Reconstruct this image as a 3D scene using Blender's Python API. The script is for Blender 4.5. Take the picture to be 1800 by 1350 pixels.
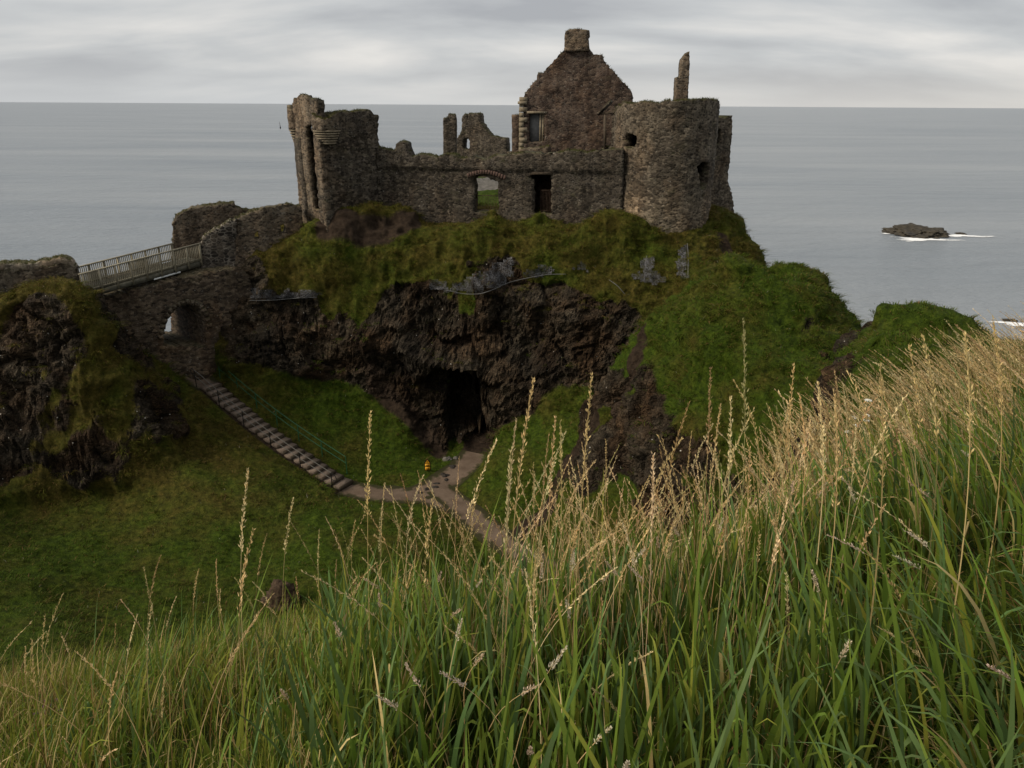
import bpy, math, random
import numpy as np
from mathutils import Vector, Matrix

# ------------------------------------------------------------------ camera, sky, sun, exposure
for o in list(bpy.data.objects):
    bpy.data.objects.remove(o)
SC = bpy.context.scene
COL = SC.collection
F, CX, CY = 1285.0, 900.0, 675.0          # focal length and centre, in pixels of the 1800 x 1350 photograph
PITCH, ROLL, EYE = math.radians(20.9), math.radians(0.35), 35.0
RC = Matrix.Rotation(math.pi / 2 - PITCH, 3, 'X') @ Matrix.Rotation(ROLL, 3, 'Z')
cam_d = bpy.data.cameras.new('camera')
cam = bpy.data.objects.new('camera', cam_d)
COL.objects.link(cam)
cam.matrix_world = Matrix.Translation((0, 0, EYE)) @ RC.to_4x4()
cam_d.angle = 2 * math.atan(900 / F)
cam_d.clip_start = 0.05
cam_d.clip_end = 200000
SC.camera = cam

SUN_EL, SUN_AZ = math.radians(36), math.radians(252)   # azimuth measured from +Y towards +X
W_ = bpy.data.worlds.new('World')
SC.world = W_
W_.use_nodes = True
wn, wl = W_.node_tree.nodes, W_.node_tree.links
wn.clear()


def N(nt, typ, **kw):
    n = nt.nodes.new(typ)
    for k, v in kw.items():
        if k in n.inputs:
            n.inputs[k].default_value = v
        elif k.startswith('i') and k[1:].isdigit():
            n.inputs[int(k[1:])].default_value = v
        else:
            setattr(n, k, v)
    return n


def build_sky():
    nt = W_.node_tree
    L = nt.links.new
    out = N(nt, 'ShaderNodeOutputWorld')
    bg = N(nt, 'ShaderNodeBackground', Strength=0.1)
    sky = N(nt, 'ShaderNodeTexSky', sky_type='NISHITA', sun_disc=False, sun_elevation=SUN_EL, sun_rotation=SUN_AZ)
    sky.air_density, sky.dust_density, sky.altitude = 1.0, 2.0, 30
    tc = N(nt, 'ShaderNodeTexCoord')
    sep = N(nt, 'ShaderNodeSeparateXYZ')
    L(tc.outputs['Generated'], sep.inputs[0])
    add = N(nt, 'ShaderNodeMath', operation='ADD', i1=0.23)
    mx = N(nt, 'ShaderNodeMath', operation='MAXIMUM', i1=0.0)
    L(sep.outputs['Z'], mx.inputs[0]); L(mx.outputs[0], add.inputs[0])
    dx = N(nt, 'ShaderNodeMath', operation='DIVIDE'); dy = N(nt, 'ShaderNodeMath', operation='DIVIDE')
    L(sep.outputs['X'], dx.inputs[0]); L(add.outputs[0], dx.inputs[1])
    L(sep.outputs['Y'], dy.inputs[0]); L(add.outputs[0], dy.inputs[1])
    cmb = N(nt, 'ShaderNodeCombineXYZ')
    L(dx.outputs[0], cmb.inputs['X']); L(dy.outputs[0], cmb.inputs['Y'])
    mp = N(nt, 'ShaderNodeMapping'); mp.inputs['Scale'].default_value = (0.75, 1.3, 1); mp.inputs['Location'].default_value = (3.1, 1.7, 0)
    L(cmb.outputs[0], mp.inputs[0])
    n1 = N(nt, 'ShaderNodeTexNoise', Scale=1.0, Detail=6.0, Roughness=0.5, Distortion=0.25)
    L(mp.outputs[0], n1.inputs['Vector'])
    cr = N(nt, 'ShaderNodeValToRGB')
    e = cr.color_ramp.elements
    e[0].position, e[0].color = 0.36, (4.3, 4.42, 4.65, 1)
    e[1].position, e[1].color = 0.66, (8.2, 8.0, 7.7, 1)
    m = cr.color_ramp.elements.new(0.5); m.color = (5.9, 6.02, 6.1, 1)
    L(n1.outputs['Fac'], cr.inputs[0])
    # the deck of cloud thins to even grey just over the horizon
    hz = N(nt, 'ShaderNodeMapRange', i1=0.0, i2=0.055, i3=0.8, i4=0.0)
    L(mx.outputs[0], hz.inputs[0])
    mh = N(nt, 'ShaderNodeMixRGB')
    ew = N(nt, 'ShaderNodeMapRange', i1=-0.3, i2=0.6, i3=0.0, i4=1.0); L(sep.outputs['X'], ew.inputs[0])
    hc = N(nt, 'ShaderNodeMixRGB'); hc.inputs[1].default_value = (6.4, 6.55, 6.6, 1); hc.inputs[2].default_value = (7.3, 7.0, 6.5, 1)
    L(ew.outputs[0], hc.inputs[0]); L(hc.outputs[0], mh.inputs[2])
    L(hz.outputs[0], mh.inputs[0]); L(cr.outputs[0], mh.inputs[1])
    mix = N(nt, 'ShaderNodeMixRGB', i0=0.93)
    L(sky.outputs[0], mix.inputs[1]); L(mh.outputs[0], mix.inputs[2])
    L(mix.outputs[0], bg.inputs['Color']); L(bg.outputs[0], out.inputs['Surface'])


build_sky()
sun_d = bpy.data.lights.new('sun', 'SUN')
sun_d.energy, sun_d.angle, sun_d.color = 3.7, math.radians(28), (1.0, 0.89, 0.73)
sun = bpy.data.objects.new('sun', sun_d)
COL.objects.link(sun)
sd = Vector((math.sin(SUN_AZ) * math.cos(SUN_EL), math.cos(SUN_AZ) * math.cos(SUN_EL), math.sin(SUN_EL)))
sun.rotation_euler = sd.to_track_quat('Z', 'Y').to_euler()
SC.view_settings.view_transform = 'Standard'
SC.view_settings.look = 'None'
SC.view_settings.exposure = 0.0
SC.cycles.max_bounces = 6
SC.cycles.transparent_max_bounces = 8

# ------------------------------------------------------------------ helpers
RNG = np.random.default_rng(7)
R3 = np.array(RC)


def ray(px, py):
    return R3 @ np.array([(px - CX) / F, (CY - py) / F, -1.0])


def W(px, py, Y):
    """point of the place seen at photograph pixel (px, py), Y metres ahead of the viewer"""
    d = ray(px, py)
    p = d * (Y / d[1])
    p[2] += EYE
    return p


def WZ(px, py, z):
    d = ray(px, py)
    p = d * ((z - EYE) / d[2])
    p[2] += EYE
    return p


def proj(P):
    q = (np.atleast_2d(P) - np.array([0, 0, EYE])) @ R3
    return np.stack([CX + F * q[:, 0] / -q[:, 2], CY - F * q[:, 1] / -q[:, 2]], 1)


def _hash(ix, iy, iz, seed):
    h = (ix.astype(np.int64) * 374761393 + iy.astype(np.int64) * 668265263 + iz.astype(np.int64) * 2147483647 + seed * 1274126177) & 0xffffffff
    h = ((h ^ (h >> 13)) * 1274126177) & 0xffffffff
    h = (h ^ (h >> 16)) & 0xffffffff
    h = (h * 2654435761) & 0xffffffff
    return ((h >> 8) & 0xffff) / 65535.0


def vnoise(P, seed=0):
    P = np.asarray(P, float)
    i = np.floor(P).astype(np.int64)
    f = P - i
    f = f * f * f * (f * (f * 6 - 15) + 10)
    r = 0
    for a in (0, 1):
        for b in (0, 1):
            for c in (0, 1):
                w = (f[:, 0] if a else 1 - f[:, 0]) * (f[:, 1] if b else 1 - f[:, 1]) * (f[:, 2] if c else 1 - f[:, 2])
                r = r + w * _hash(i[:, 0] + a, i[:, 1] + b, i[:, 2] + c, seed)
    return r


def fbm(P, scale, octs=4, seed=0, gain=0.5):
    """0..1 about 0.5; scale is metres per feature"""
    P = np.asarray(P, float) / scale
    t, a, s = 0, 1, 0
    for k in range(octs):
        t = t + a * vnoise(P * 2.03 ** k + 17.3 * k, seed + k)
        s += a
        a *= gain
    return t / s


def ridged(P, scale, octs=4, seed=0):
    P = np.asarray(P, float) / scale
    t, a, s = 0, 1, 0
    for k in range(octs):
        t = t + a * (1 - np.abs(2 * vnoise(P * 2.1 ** k + 9.1 * k, seed + k) - 1))
        s += a
        a *= 0.55
    return t / s


def sstep(a, b, x):
    t = np.clip((x - a) / (b - a), 0, 1)
    return t * t * (3 - 2 * t)


def mesh_np(name, V, Q=None, T=None, attrs=None, colors=None, smooth=False):
    V = np.asarray(V, np.float32)
    me = bpy.data.meshes.new(name)
    nq = 0 if Q is None else len(Q)
    nt_ = 0 if T is None else len(T)
    loops = np.concatenate([np.asarray(Q if nq else [], np.int32).ravel(), np.asarray(T if nt_ else [], np.int32).ravel()]).astype(np.int32)
    starts = np.concatenate([np.arange(nq) * 4, nq * 4 + np.arange(nt_) * 3]).astype(np.int32)
    me.vertices.add(len(V))
    me.vertices.foreach_set('co', V.ravel())
    me.loops.add(len(loops))
    me.loops.foreach_set('vertex_index', loops)
    me.polygons.add(nq + nt_)
    me.polygons.foreach_set('loop_start', starts)
    for k, a in (attrs or {}).items():
        at = me.attributes.new(k, 'FLOAT', 'POINT')
        at.data.foreach_set('value', np.asarray(a, np.float32))
    for k, a in (colors or {}).items():
        at = me.attributes.new(k, 'FLOAT_COLOR', 'POINT')
        a = np.asarray(a, np.float32)
        a = np.concatenate([a, np.ones((len(a), 1), np.float32)], 1)
        at.data.foreach_set('color', a.ravel())
    me.update(calc_edges=True)
    me.validate()
    if smooth:
        me.polygons.foreach_set('use_smooth', np.ones(len(me.polygons), bool))
    return me


def put(name, me, mat, parent=None, base=None):
    """link a mesh built in world coordinates; as a child it is moved into its parent's frame"""
    o = bpy.data.objects.new(name, me)
    COL.objects.link(o)
    me.materials.append(mat)
    b = None
    if parent is not None:
        o.parent = parent
        b = np.array(parent['_o'])
    elif base is not None:
        b = np.array(base, float)
        o.location = base
    if b is not None:
        n = len(me.vertices)
        co = np.empty(n * 3, np.float32)
        me.vertices.foreach_get('co', co)
        me.vertices.foreach_set('co', (co.reshape(-1, 3) - b).astype(np.float32).ravel())
        me.update()
        if parent is not None:
            o['_o'] = [float(v) for v in b]
    return o


def thing(name, label, cat, loc, group=None):
    o = bpy.data.objects.new(name, None)
    COL.objects.link(o)
    o.location = loc
    o.empty_display_size = 0.2
    o['_o'] = [float(v) for v in loc]
    o['label'], o['category'] = label, cat
    if group:
        o['group'] = group
    return o


def tag(o, label, cat, kind=None, group=None):
    o['label'], o['category'] = label, cat
    if kind:
        o['kind'] = kind
    if group:
        o['group'] = group
    return o


class MB:
    """collects boxes, bars and tubes into one mesh"""
    def __init__(s):
        s.v, s.q, s.n = [], [], 0

    def add(s, V, Q):
        s.v.append(np.asarray(V, float))
        s.q.append(np.asarray(Q, int) + s.n)
        s.n += len(V)

    def bar(s, a, b, w, h, up=(0, 0, 1), jit=0.0):
        a, b = np.asarray(a, float), np.asarray(b, float)
        d = b - a
        d /= np.linalg.norm(d)
        u = np.asarray(up, float)
        if abs(d @ u) > 0.95:
            u = np.array([0, 1.0, 0])
        x = np.cross(d, u); x /= np.linalg.norm(x)
        y = np.cross(x, d)
        V = [p + sx * x * w / 2 + sy * y * h / 2 for p in (a, b) for sx, sy in ((-1, -1), (1, -1), (1, 1), (-1, 1))]
        V = np.array(V) + (RNG.uniform(-jit, jit, (8, 3)) if jit else 0)
        s.add(V, [[0, 1, 2, 3], [7, 6, 5, 4], [0, 4, 5, 1], [1, 5, 6, 2], [2, 6, 7, 3], [3, 7, 4, 0]])

    def tube(s, pts, r, k=6):
        pts = np.asarray(pts, float)
        rr = np.broadcast_to(np.asarray(r, float), (len(pts),))
        V, Q = [], []
        for i, p in enumerate(pts):
            d = pts[min(i + 1, len(pts) - 1)] - pts[max(i - 1, 0)]
            d /= np.linalg.norm(d) + 1e-9
            u = np.array([0, 0, 1.0]) if abs(d[2]) < 0.9 else np.array([1.0, 0, 0])
            x = np.cross(d, u); x /= np.linalg.norm(x)
            y = np.cross(d, x)
            for j in range(k):
                a = 2 * math.pi * j / k
                V.append(p + rr[i] * (math.cos(a) * x + math.sin(a) * y))
        for i in range(len(pts) - 1):
            for j in range(k):
                Q.append([i * k + j, i * k + (j + 1) % k, (i + 1) * k + (j + 1) % k, (i + 1) * k + j])
        s.add(V, Q)

    def lathe(s, c, prof, k=24, a0=0, a1=2 * math.pi):
        V, Q = [], []
        for r, z in prof:
            for j in range(k + 1):
                a = a0 + (a1 - a0) * j / k
                V.append([c[0] + r * math.cos(a), c[1] + r * math.sin(a), z])
        for i in range(len(prof) - 1):
            for j in range(k):
                Q.append([i * (k + 1) + j, i * (k + 1) + j + 1, (i + 1) * (k + 1) + j + 1, (i + 1) * (k + 1) + j])
        s.add(V, Q)

    def mesh(s, name):
        return mesh_np(name, np.concatenate(s.v), np.concatenate(s.q))

    def build(s, name, mat, parent=None, base=None):
        return put(name, s.mesh(name), mat, parent, base)


# ------------------------------------------------------------------ materials
def new_mat(name):
    m = bpy.data.materials.new(name)
    m.use_nodes = True
    nt = m.node_tree
    nt.nodes.clear()
    out = N(nt, 'ShaderNodeOutputMaterial')
    b = N(nt, 'ShaderNodeBsdfPrincipled', Roughness=0.9)
    b.inputs['Specular IOR Level'].default_value = 0.2
    nt.links.new(b.outputs[0], out.inputs['Surface'])
    return m, nt, b, nt.links.new


def ramp(nt, fac, stops):
    r = N(nt, 'ShaderNodeValToRGB')
    e = r.color_ramp.elements
    e[0].position, e[0].color = stops[0][0], (*stops[0][1], 1)
    e[1].position, e[1].color = stops[-1][0], (*stops[-1][1], 1)
    for p, c in stops[1:-1]:
        x = e.new(p); x.color = (*c, 1)
    nt.links.new(fac, r.inputs[0])
    return r.outputs[0]


def mixc(nt, fac, a, b, mode='MIX'):
    m = N(nt, 'ShaderNodeMixRGB', blend_type=mode)
    for i, v in ((0, fac), (1, a), (2, b)):
        if isinstance(v, (int, float)):
            m.inputs[i].default_value = v
        elif isinstance(v, tuple):
            m.inputs[i].default_value = (*v, 1)
        else:
            nt.links.new(v, m.inputs[i])
    return m.outputs[0]


def mth(nt, op, a, b=None, c=None, clamp=False):
    m = N(nt, 'ShaderNodeMath', operation=op, use_clamp=clamp)
    for i, v in enumerate((a, b, c)):
        if v is None:
            continue
        if isinstance(v, (int, float)):
            m.inputs[i].default_value = v
        else:
            nt.links.new(v, m.inputs[i])
    return m.outputs[0]


def tex(nt, kind, vec, **kw):
    t = N(nt, 'ShaderNodeTex' + kind, **kw)
    if vec is not None:
        nt.links.new(vec, t.inputs['Vector'])
    return t


def pos(nt, scale=(1, 1, 1), src='Position'):
    g = N(nt, 'ShaderNodeNewGeometry') if src == 'Position' else N(nt, 'ShaderNodeTexCoord')
    mp = N(nt, 'ShaderNodeMapping')
    mp.inputs['Scale'].default_value = scale
    nt.links.new(g.outputs[src], mp.inputs[0])
    return mp.outputs[0]


def attr(nt, name, out='Fac'):
    return N(nt, 'ShaderNodeAttribute', attribute_name=name).outputs[out]


def bump(nt, b, h, strength, dist, prev=None):
    n = N(nt, 'ShaderNodeBump', Strength=strength, Distance=dist)
    nt.links.new(h, n.inputs['Height'])
    if prev:
        nt.links.new(prev, n.inputs['Normal'])
    nt.links.new(n.outputs[0], b.inputs['Normal'])
    return n.outputs[0]


def masonry(name, stone, mortar, size=0.3, flat=1.7, tone=1.0, moss=0.6, rust=0.5, pale=0.0):
    """random rubble: stones of several tones, mortar between them, damp and rusty patches, moss on upward faces"""
    m, nt, b, L = new_mat(name)
    p = pos(nt, (1, 1, flat), 'Object')
    wob = tex(nt, 'Noise', p, Scale=1.6, Detail=2.0)
    pv = N(nt, 'ShaderNodeMixRGB', blend_type='ADD', i0=0.22)
    L(p, pv.inputs[1]); L(wob.outputs['Color'], pv.inputs[2])
    v1 = tex(nt, 'Voronoi', pv.outputs[0], Scale=1 / size, Randomness=0.92)
    ve = tex(nt, 'Voronoi', pv.outputs[0], Scale=1 / size, Randomness=0.92, feature='DISTANCE_TO_EDGE')
    sep = N(nt, 'ShaderNodeSeparateColor'); L(v1.outputs['Color'], sep.inputs[0])
    c = ramp(nt, sep.outputs[0], stone)
    fine = tex(nt, 'Noise', p, Scale=14.0, Detail=5.0, Roughness=0.65)
    c = mixc(nt, 0.75, c, ramp(nt, fine.outputs['Fac'], [(0.3, (0.35, 0.35, 0.35)), (0.7, (1.35, 1.32, 1.28))]), 'MULTIPLY')
    edge = ramp(nt, ve.outputs['Distance'], [(0.03, (1, 1, 1)), (0.13, (0, 0, 0))])
    big = tex(nt, 'Noise', p, Scale=0.45, Detail=5.0, Roughness=0.6)
    worn = ramp(nt, big.outputs['Fac'], [(0.42, (0, 0, 0)), (0.62, (1, 1, 1))])
    em = mth(nt, 'MULTIPLY', edge, mth(nt, 'MULTIPLY_ADD', worn, 0.75, 0.1))
    c = mixc(nt, em, c, mortar)
    big2 = tex(nt, 'Noise', pos(nt, (1.3, 1.3, 0.8), 'Object'), Scale=0.5, Detail=4.0)
    rm = mth(nt, 'MULTIPLY', ramp(nt, big2.outputs['Fac'], [(0.48, (0, 0, 0)), (0.66, (1, 1, 1))]), rust)
    c = mixc(nt, rm, c, mixc(nt, 1.0, c, (1.2, 0.97, 0.78), 'MULTIPLY'))
    tone_n = tex(nt, 'Noise', pos(nt, (1, 1, 0.55), 'Object'), Scale=0.9, Detail=5.0, Roughness=0.6)
    c = mixc(nt, 0.8, c, ramp(nt, tone_n.outputs['Fac'], [(0.34, (0.66, 0.63, 0.59)), (0.66, (1.25, 1.2, 1.11))]), 'MULTIPLY')
    streak = tex(nt, 'Noise', pos(nt, (2.6, 2.6, 0.16), 'Object'), Scale=1.0, Detail=3.0)
    c = mixc(nt, 0.55, c, ramp(nt, streak.outputs['Fac'], [(0.42, (0.55, 0.53, 0.5)), (0.55, (1, 1, 1))]), 'MULTIPLY')
    if pale:
        gz = N(nt, 'ShaderNodeNewGeometry'); zz = N(nt, 'ShaderNodeSeparateXYZ'); L(gz.outputs['Position'], zz.inputs[0])
        zf = mth(nt, 'ADD', zz.outputs['Z'], mth(nt, 'MULTIPLY', mth(nt, 'SUBTRACT', tone_n.outputs['Fac'], 0.5), 2.0))
        lowr = N(nt, 'ShaderNodeMapRange', i1=pale - 0.15, i2=pale + 0.15, i3=1.0, i4=0.0); L(zf, lowr.inputs[0])
        c = mixc(nt, mth(nt, 'MULTIPLY', lowr.outputs[0], 0.8), c, mixc(nt, 1.0, c, (1.75, 1.72, 1.66), 'MULTIPLY'))
    # pale lichen specks
    lv = tex(nt, 'Noise', p, Scale=7.0, Detail=2.0)
    c = mixc(nt, mth(nt, 'MULTIPLY', ramp(nt, lv.outputs['Fac'], [(0.66, (0, 0, 0)), (0.72, (1, 1, 1))]), 0.55), c, (0.27 * tone, 0.25 * tone, 0.21 * tone))
    # moss: on upward faces and in scattered drifts
    g = N(nt, 'ShaderNodeNewGeometry'); sz = N(nt, 'ShaderNodeSeparateXYZ'); L(g.outputs['Normal'], sz.inputs[0])
    mn = tex(nt, 'Noise', p, Scale=1.1, Detail=4.0, Roughness=0.7)
    mo = mth(nt, 'MULTIPLY', mth(nt, 'ADD', mth(nt, 'MULTIPLY', ramp(nt, sz.outputs['Z'], [(0.3, (0, 0, 0)), (0.8, (1, 1, 1))]), 1.0),
                                 ramp(nt, mn.outputs['Fac'], [(0.58, (0, 0, 0)), (0.76, (0.8, 0.8, 0.8))])), moss, clamp=True)
    c = mixc(nt, mo, c, mixc(nt, fine.outputs['Fac'], (0.022, 0.03, 0.008), (0.075, 0.075, 0.024)))
    L(c, b.inputs['Base Color'])
    h = mth(nt, 'ADD', mth(nt, 'MULTIPLY', mth(nt, 'MINIMUM', ve.outputs['Distance'], 0.22), 2.2), mth(nt, 'MULTIPLY', fine.outputs['Fac'], 0.35))
    bump(nt, b, h, 0.65, 0.05)
    return m


M = {}
STONE = [(0.0, (0.026, 0.0215, 0.0165)), (0.35, (0.056, 0.047, 0.037)), (0.7, (0.094, 0.08, 0.063)), (1.0, (0.18, 0.156, 0.125))]
M['rubble'] = masonry('rubble_stone', STONE, (0.15, 0.13, 0.1), 0.2)
M['rubble_tower'] = masonry('tower_rubble_stone', STONE, (0.15, 0.13, 0.1), 0.2, flat=1.9, moss=0.45, rust=0.45, pale=29.6)
M['rubble_dark'] = masonry('dark_rubble_stone', [(s, tuple(v * 0.8 for v in c)) for s, c in STONE], (0.11, 0.098, 0.085), 0.2, moss=0.5, rust=0.35)
M['rubble_brown'] = masonry('brown_rubble_stone', [(0, (0.04, 0.032, 0.025)), (0.4, (0.09, 0.07, 0.052)), (1, (0.2, 0.16, 0.12))], (0.18, 0.16, 0.13), 0.2, moss=0.35, rust=0.4)
M['rubble_arch'] = masonry('arch_rubble_stone', [(0, (0.03, 0.024, 0.019)), (0.4, (0.08, 0.06, 0.045)), (1, (0.17, 0.135, 0.1))], (0.085, 0.07, 0.055), 0.24, moss=0.3, rust=0.6)
M['facing'] = masonry('mortared_facing', [(0, (0.025, 0.022, 0.02)), (0.5, (0.06, 0.052, 0.045)), (1, (0.11, 0.095, 0.08))], (0.34, 0.31, 0.27), 0.34, moss=0.1, rust=0.2)
M['brick'] = masonry('dark_red_rubble', [(0, (0.035, 0.026, 0.022)), (0.5, (0.085, 0.06, 0.048)), (1, (0.15, 0.115, 0.09))], (0.12, 0.1, 0.085), 0.24, moss=0.25, rust=0.5)
M['capping'] = masonry('pale_capping_stone', [(0, (0.12, 0.1, 0.085)), (0.5, (0.25, 0.22, 0.18)), (1, (0.42, 0.38, 0.32))], (0.06, 0.05, 0.04), 0.3, flat=1.2, moss=0.6)


def plain(name, c1, c2, scale=6.0, rough=0.85, bmp=0.4, dist=0.02, stretch=(1, 1, 1), metal=0.0):
    m, nt, b, L = new_mat(name)
    p = pos(nt, stretch, 'Object')
    n = tex(nt, 'Noise', p, Scale=scale, Detail=6.0, Roughness=0.6)
    L(ramp(nt, n.outputs['Fac'], [(0.3, c1), (0.7, c2)]), b.inputs['Base Color'])
    b.inputs['Roughness'].default_value = rough
    b.inputs['Metallic'].default_value = metal
    if bmp:
        bump(nt, b, n.outputs['Fac'], bmp, dist)
    return m


M['sandstone'] = plain('weathered_sandstone', (0.11, 0.088, 0.06), (0.27, 0.225, 0.155), 5)
M['wood'] = plain('weathered_timber', (0.13, 0.115, 0.08), (0.3, 0.27, 0.2), 5, stretch=(1, 1, 0.25))
M['wood_dark'] = plain('damp_timber_beam', (0.06, 0.058, 0.042), (0.14, 0.13, 0.1), 4)
M['pipe'] = plain('pale_plastic_pipe', (0.5, 0.52, 0.52), (0.62, 0.63, 0.62), 3, 0.5, 0)
M['tread'] = plain('trodden_gravel_tread', (0.13, 0.096, 0.07), (0.235, 0.18, 0.14), 9, bmp=0.6)
M['riser'] = plain('dark_timber_riser', (0.05, 0.038, 0.026), (0.095, 0.073, 0.052), 6)
M['green_paint'] = plain('green_painted_steel', (0.012, 0.065, 0.03), (0.024, 0.1, 0.048), 5, 0.5, 0)
M['black_steel'] = plain('black_steel', (0.008, 0.008, 0.008), (0.02, 0.018, 0.016), 9, 0.5, 0)
M['grey_steel'] = plain('grey_steel', (0.09, 0.085, 0.075), (0.16, 0.15, 0.13), 9, 0.5, 0)
M['yellow'] = plain('yellow_sign_paint', (0.6, 0.27, 0.012), (0.72, 0.36, 0.02), 4, 0.5, 0)
M['slate'] = plain('grey_slate', (0.16, 0.16, 0.16), (0.3, 0.3, 0.29), 4)
M['gravel'] = plain('courtyard_gravel', (0.075, 0.07, 0.062), (0.15, 0.14, 0.125), 3)
M['rust_iron'] = plain('rusty_iron', (0.05, 0.03, 0.02), (0.12, 0.08, 0.055), 10)
M['sea_rock'] = plain('wet_sea_rock', (0.018, 0.016, 0.013), (0.075, 0.064, 0.046), 0.6, 0.8, 0.8, 0.5)
M['boulder'] = plain('brown_boulder', (0.018, 0.012, 0.007), (0.085, 0.055, 0.034), 9, 0.9, 0.8, 0.04)
M['pale_boulder'] = plain('pale_boulder', (0.05, 0.045, 0.04), (0.19, 0.175, 0.15), 7, 0.9, 0.8, 0.04)
M['buoy'] = plain('dark_buoy_paint', (0.012, 0.013, 0.018), (0.03, 0.03, 0.035), 2, 0.6, 0)
M['white_petal'] = plain('white_petals', (0.55, 0.55, 0.5), (0.75, 0.75, 0.7), 40, 0.8, 0)
M['purple_petal'] = plain('purple_petals', (0.08, 0.025, 0.085), (0.15, 0.06, 0.15), 60, 0.8, 0)


def mat_terrain():
    m, nt, b, L = new_mat('turf_and_basalt')
    p = pos(nt)
    rock, soil, dry = attr(nt, 'rock'), attr(nt, 'soil'), attr(nt, 'dry')
    n1 = tex(nt, 'Noise', p, Scale=0.55, Detail=6.0, Roughness=0.6)
    n2 = tex(nt, 'Noise', p, Scale=4.0, Detail=6.0, Roughness=0.7)
    n3 = tex(nt, 'Noise', p, Scale=17.0, Detail=4.0, Roughness=0.7)
    green = ramp(nt, n2.outputs['Fac'], [(0.3, (0.014, 0.024, 0.002)), (0.5, (0.042, 0.07, 0.005)), (0.72, (0.088, 0.125, 0.010))])
    olive = ramp(nt, n2.outputs['Fac'], [(0.28, (0.018, 0.016, 0.003)), (0.5, (0.07, 0.058, 0.010)), (0.72, (0.15, 0.108, 0.026))])
    df = mth(nt, 'ADD', dry, mth(nt, 'MULTIPLY', mth(nt, 'SUBTRACT', n1.outputs['Fac'], 0.5), 2.2), clamp=True)
    c = mixc(nt, df, green, olive)
    # basalt: angular blocks, dark clefts, brown stain, pale weathered faces, white specks
    pr = pos(nt, (1, 1, 1.35))
    wob = tex(nt, 'Noise', pr, Scale=1.2, Detail=4.0)
    pw = N(nt, 'ShaderNodeMixRGB', blend_type='ADD', i0=0.5); L(pr, pw.inputs[1]); L(wob.outputs['Color'], pw.inputs[2])
    v = tex(nt, 'Voronoi', pw.outputs[0], Scale=1.5); ve = tex(nt, 'Voronoi', pw.outputs[0], Scale=1.5, feature='DISTANCE_TO_EDGE')
    vs = tex(nt, 'Voronoi', pw.outputs[0], Scale=4.3); vse = tex(nt, 'Voronoi', pw.outputs[0], Scale=4.3, feature='DISTANCE_TO_EDGE')
    s1 = N(nt, 'ShaderNodeSeparateColor'); L(vs.outputs['Color'], s1.inputs[0])
    n4 = tex(nt, 'Noise', pr, Scale=1.5, Detail=9.0, Roughness=0.72)
    rc = ramp(nt, mth(nt, 'MULTIPLY_ADD', s1.outputs[0], 0.12, mth(nt, 'MULTIPLY', n4.outputs['Fac'], 0.9)),
              [(0.36, (0.015, 0.012, 0.008)), (0.52, (0.042, 0.034, 0.024)), (0.66, (0.078, 0.066, 0.049)), (0.8, (0.2, 0.178, 0.145))])
    crk = ramp(nt, vse.outputs['Distance'], [(0.0, (0.35, 0.35, 0.35)), (0.09, (1, 1, 1))])
    rc = mixc(nt, 0.8, rc, crk, 'MULTIPLY')
    brown = tex(nt, 'Noise', p, Scale=0.35, Detail=5.0, Roughness=0.65)
    rc = mixc(nt, ramp(nt, brown.outputs['Fac'], [(0.42, (0, 0, 0)), (0.62, (0.85, 0.85, 0.85))]), rc, mixc(nt, 1.0, rc, (1.1, 0.8, 0.58), 'MULTIPLY'))
    wet = tex(nt, 'Noise', pos(nt, (1, 1, 0.45)), Scale=0.42, Detail=3.0)
    rc = mixc(nt, 0.85, rc, ramp(nt, wet.outputs['Fac'], [(0.36, (0.4, 0.38, 0.36)), (0.6, (1.3, 1.25, 1.17))]), 'MULTIPLY')
    sp = tex(nt, 'Voronoi', p, Scale=2.6)
    sc_ = N(nt, 'ShaderNodeSeparateColor'); L(sp.outputs['Color'], sc_.inputs[0])
    spm = mth(nt, 'MULTIPLY', mth(nt, 'LESS_THAN', sp.outputs['Distance'], 0.085), mth(nt, 'GREATER_THAN', sc_.outputs[1], 0.72))
    rc = mixc(nt, spm, rc, (0.5, 0.48, 0.43))
    rf = mth(nt, 'ADD', rock, mth(nt, 'MULTIPLY', mth(nt, 'SUBTRACT', n3.outputs['Fac'], 0.5), 1.1))
    rf = mth(nt, 'ADD', rf, mth(nt, 'MULTIPLY', mth(nt, 'SUBTRACT', n2.outputs['Fac'], 0.5), 0.9))
    rf = mth(nt, 'SUBTRACT', rf, mth(nt, 'MULTIPLY', mth(nt, 'MAXIMUM', mth(nt, 'SUBTRACT', n1.outputs['Fac'], 0.52), 0.0), 3.0))
    rf = ramp(nt, rf, [(0.4, (0, 0, 0)), (0.58, (1, 1, 1))])
    c = mixc(nt, rf, c, rc)
    sl = ramp(nt, n2.outputs['Fac'], [(0.3, (0.018, 0.012, 0.008)), (0.7, (0.066, 0.045, 0.03))])
    sf = ramp(nt, mth(nt, 'ADD', soil, mth(nt, 'MULTIPLY', mth(nt, 'SUBTRACT', n3.outputs['Fac'], 0.5), 0.8)), [(0.4, (0, 0, 0)), (0.6, (1, 1, 1))])
    c = mixc(nt, sf, c, sl)
    L(c, b.inputs['Base Color'])
    hr = mth(nt, 'ADD', mth(nt, 'MULTIPLY', mth(nt, 'MINIMUM', ve.outputs['Distance'], 0.3), 1.4), mth(nt, 'ADD', mth(nt, 'MULTIPLY', mth(nt, 'MINIMUM', vse.outputs['Distance'], 0.25), 0.9), mth(nt, 'MULTIPLY', n3.outputs['Fac'], 0.35)))
    hg = mth(nt, 'ADD', mth(nt, 'MULTIPLY', n2.outputs['Fac'], 0.6), mth(nt, 'MULTIPLY', n3.outputs['Fac'], 0.5))
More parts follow.
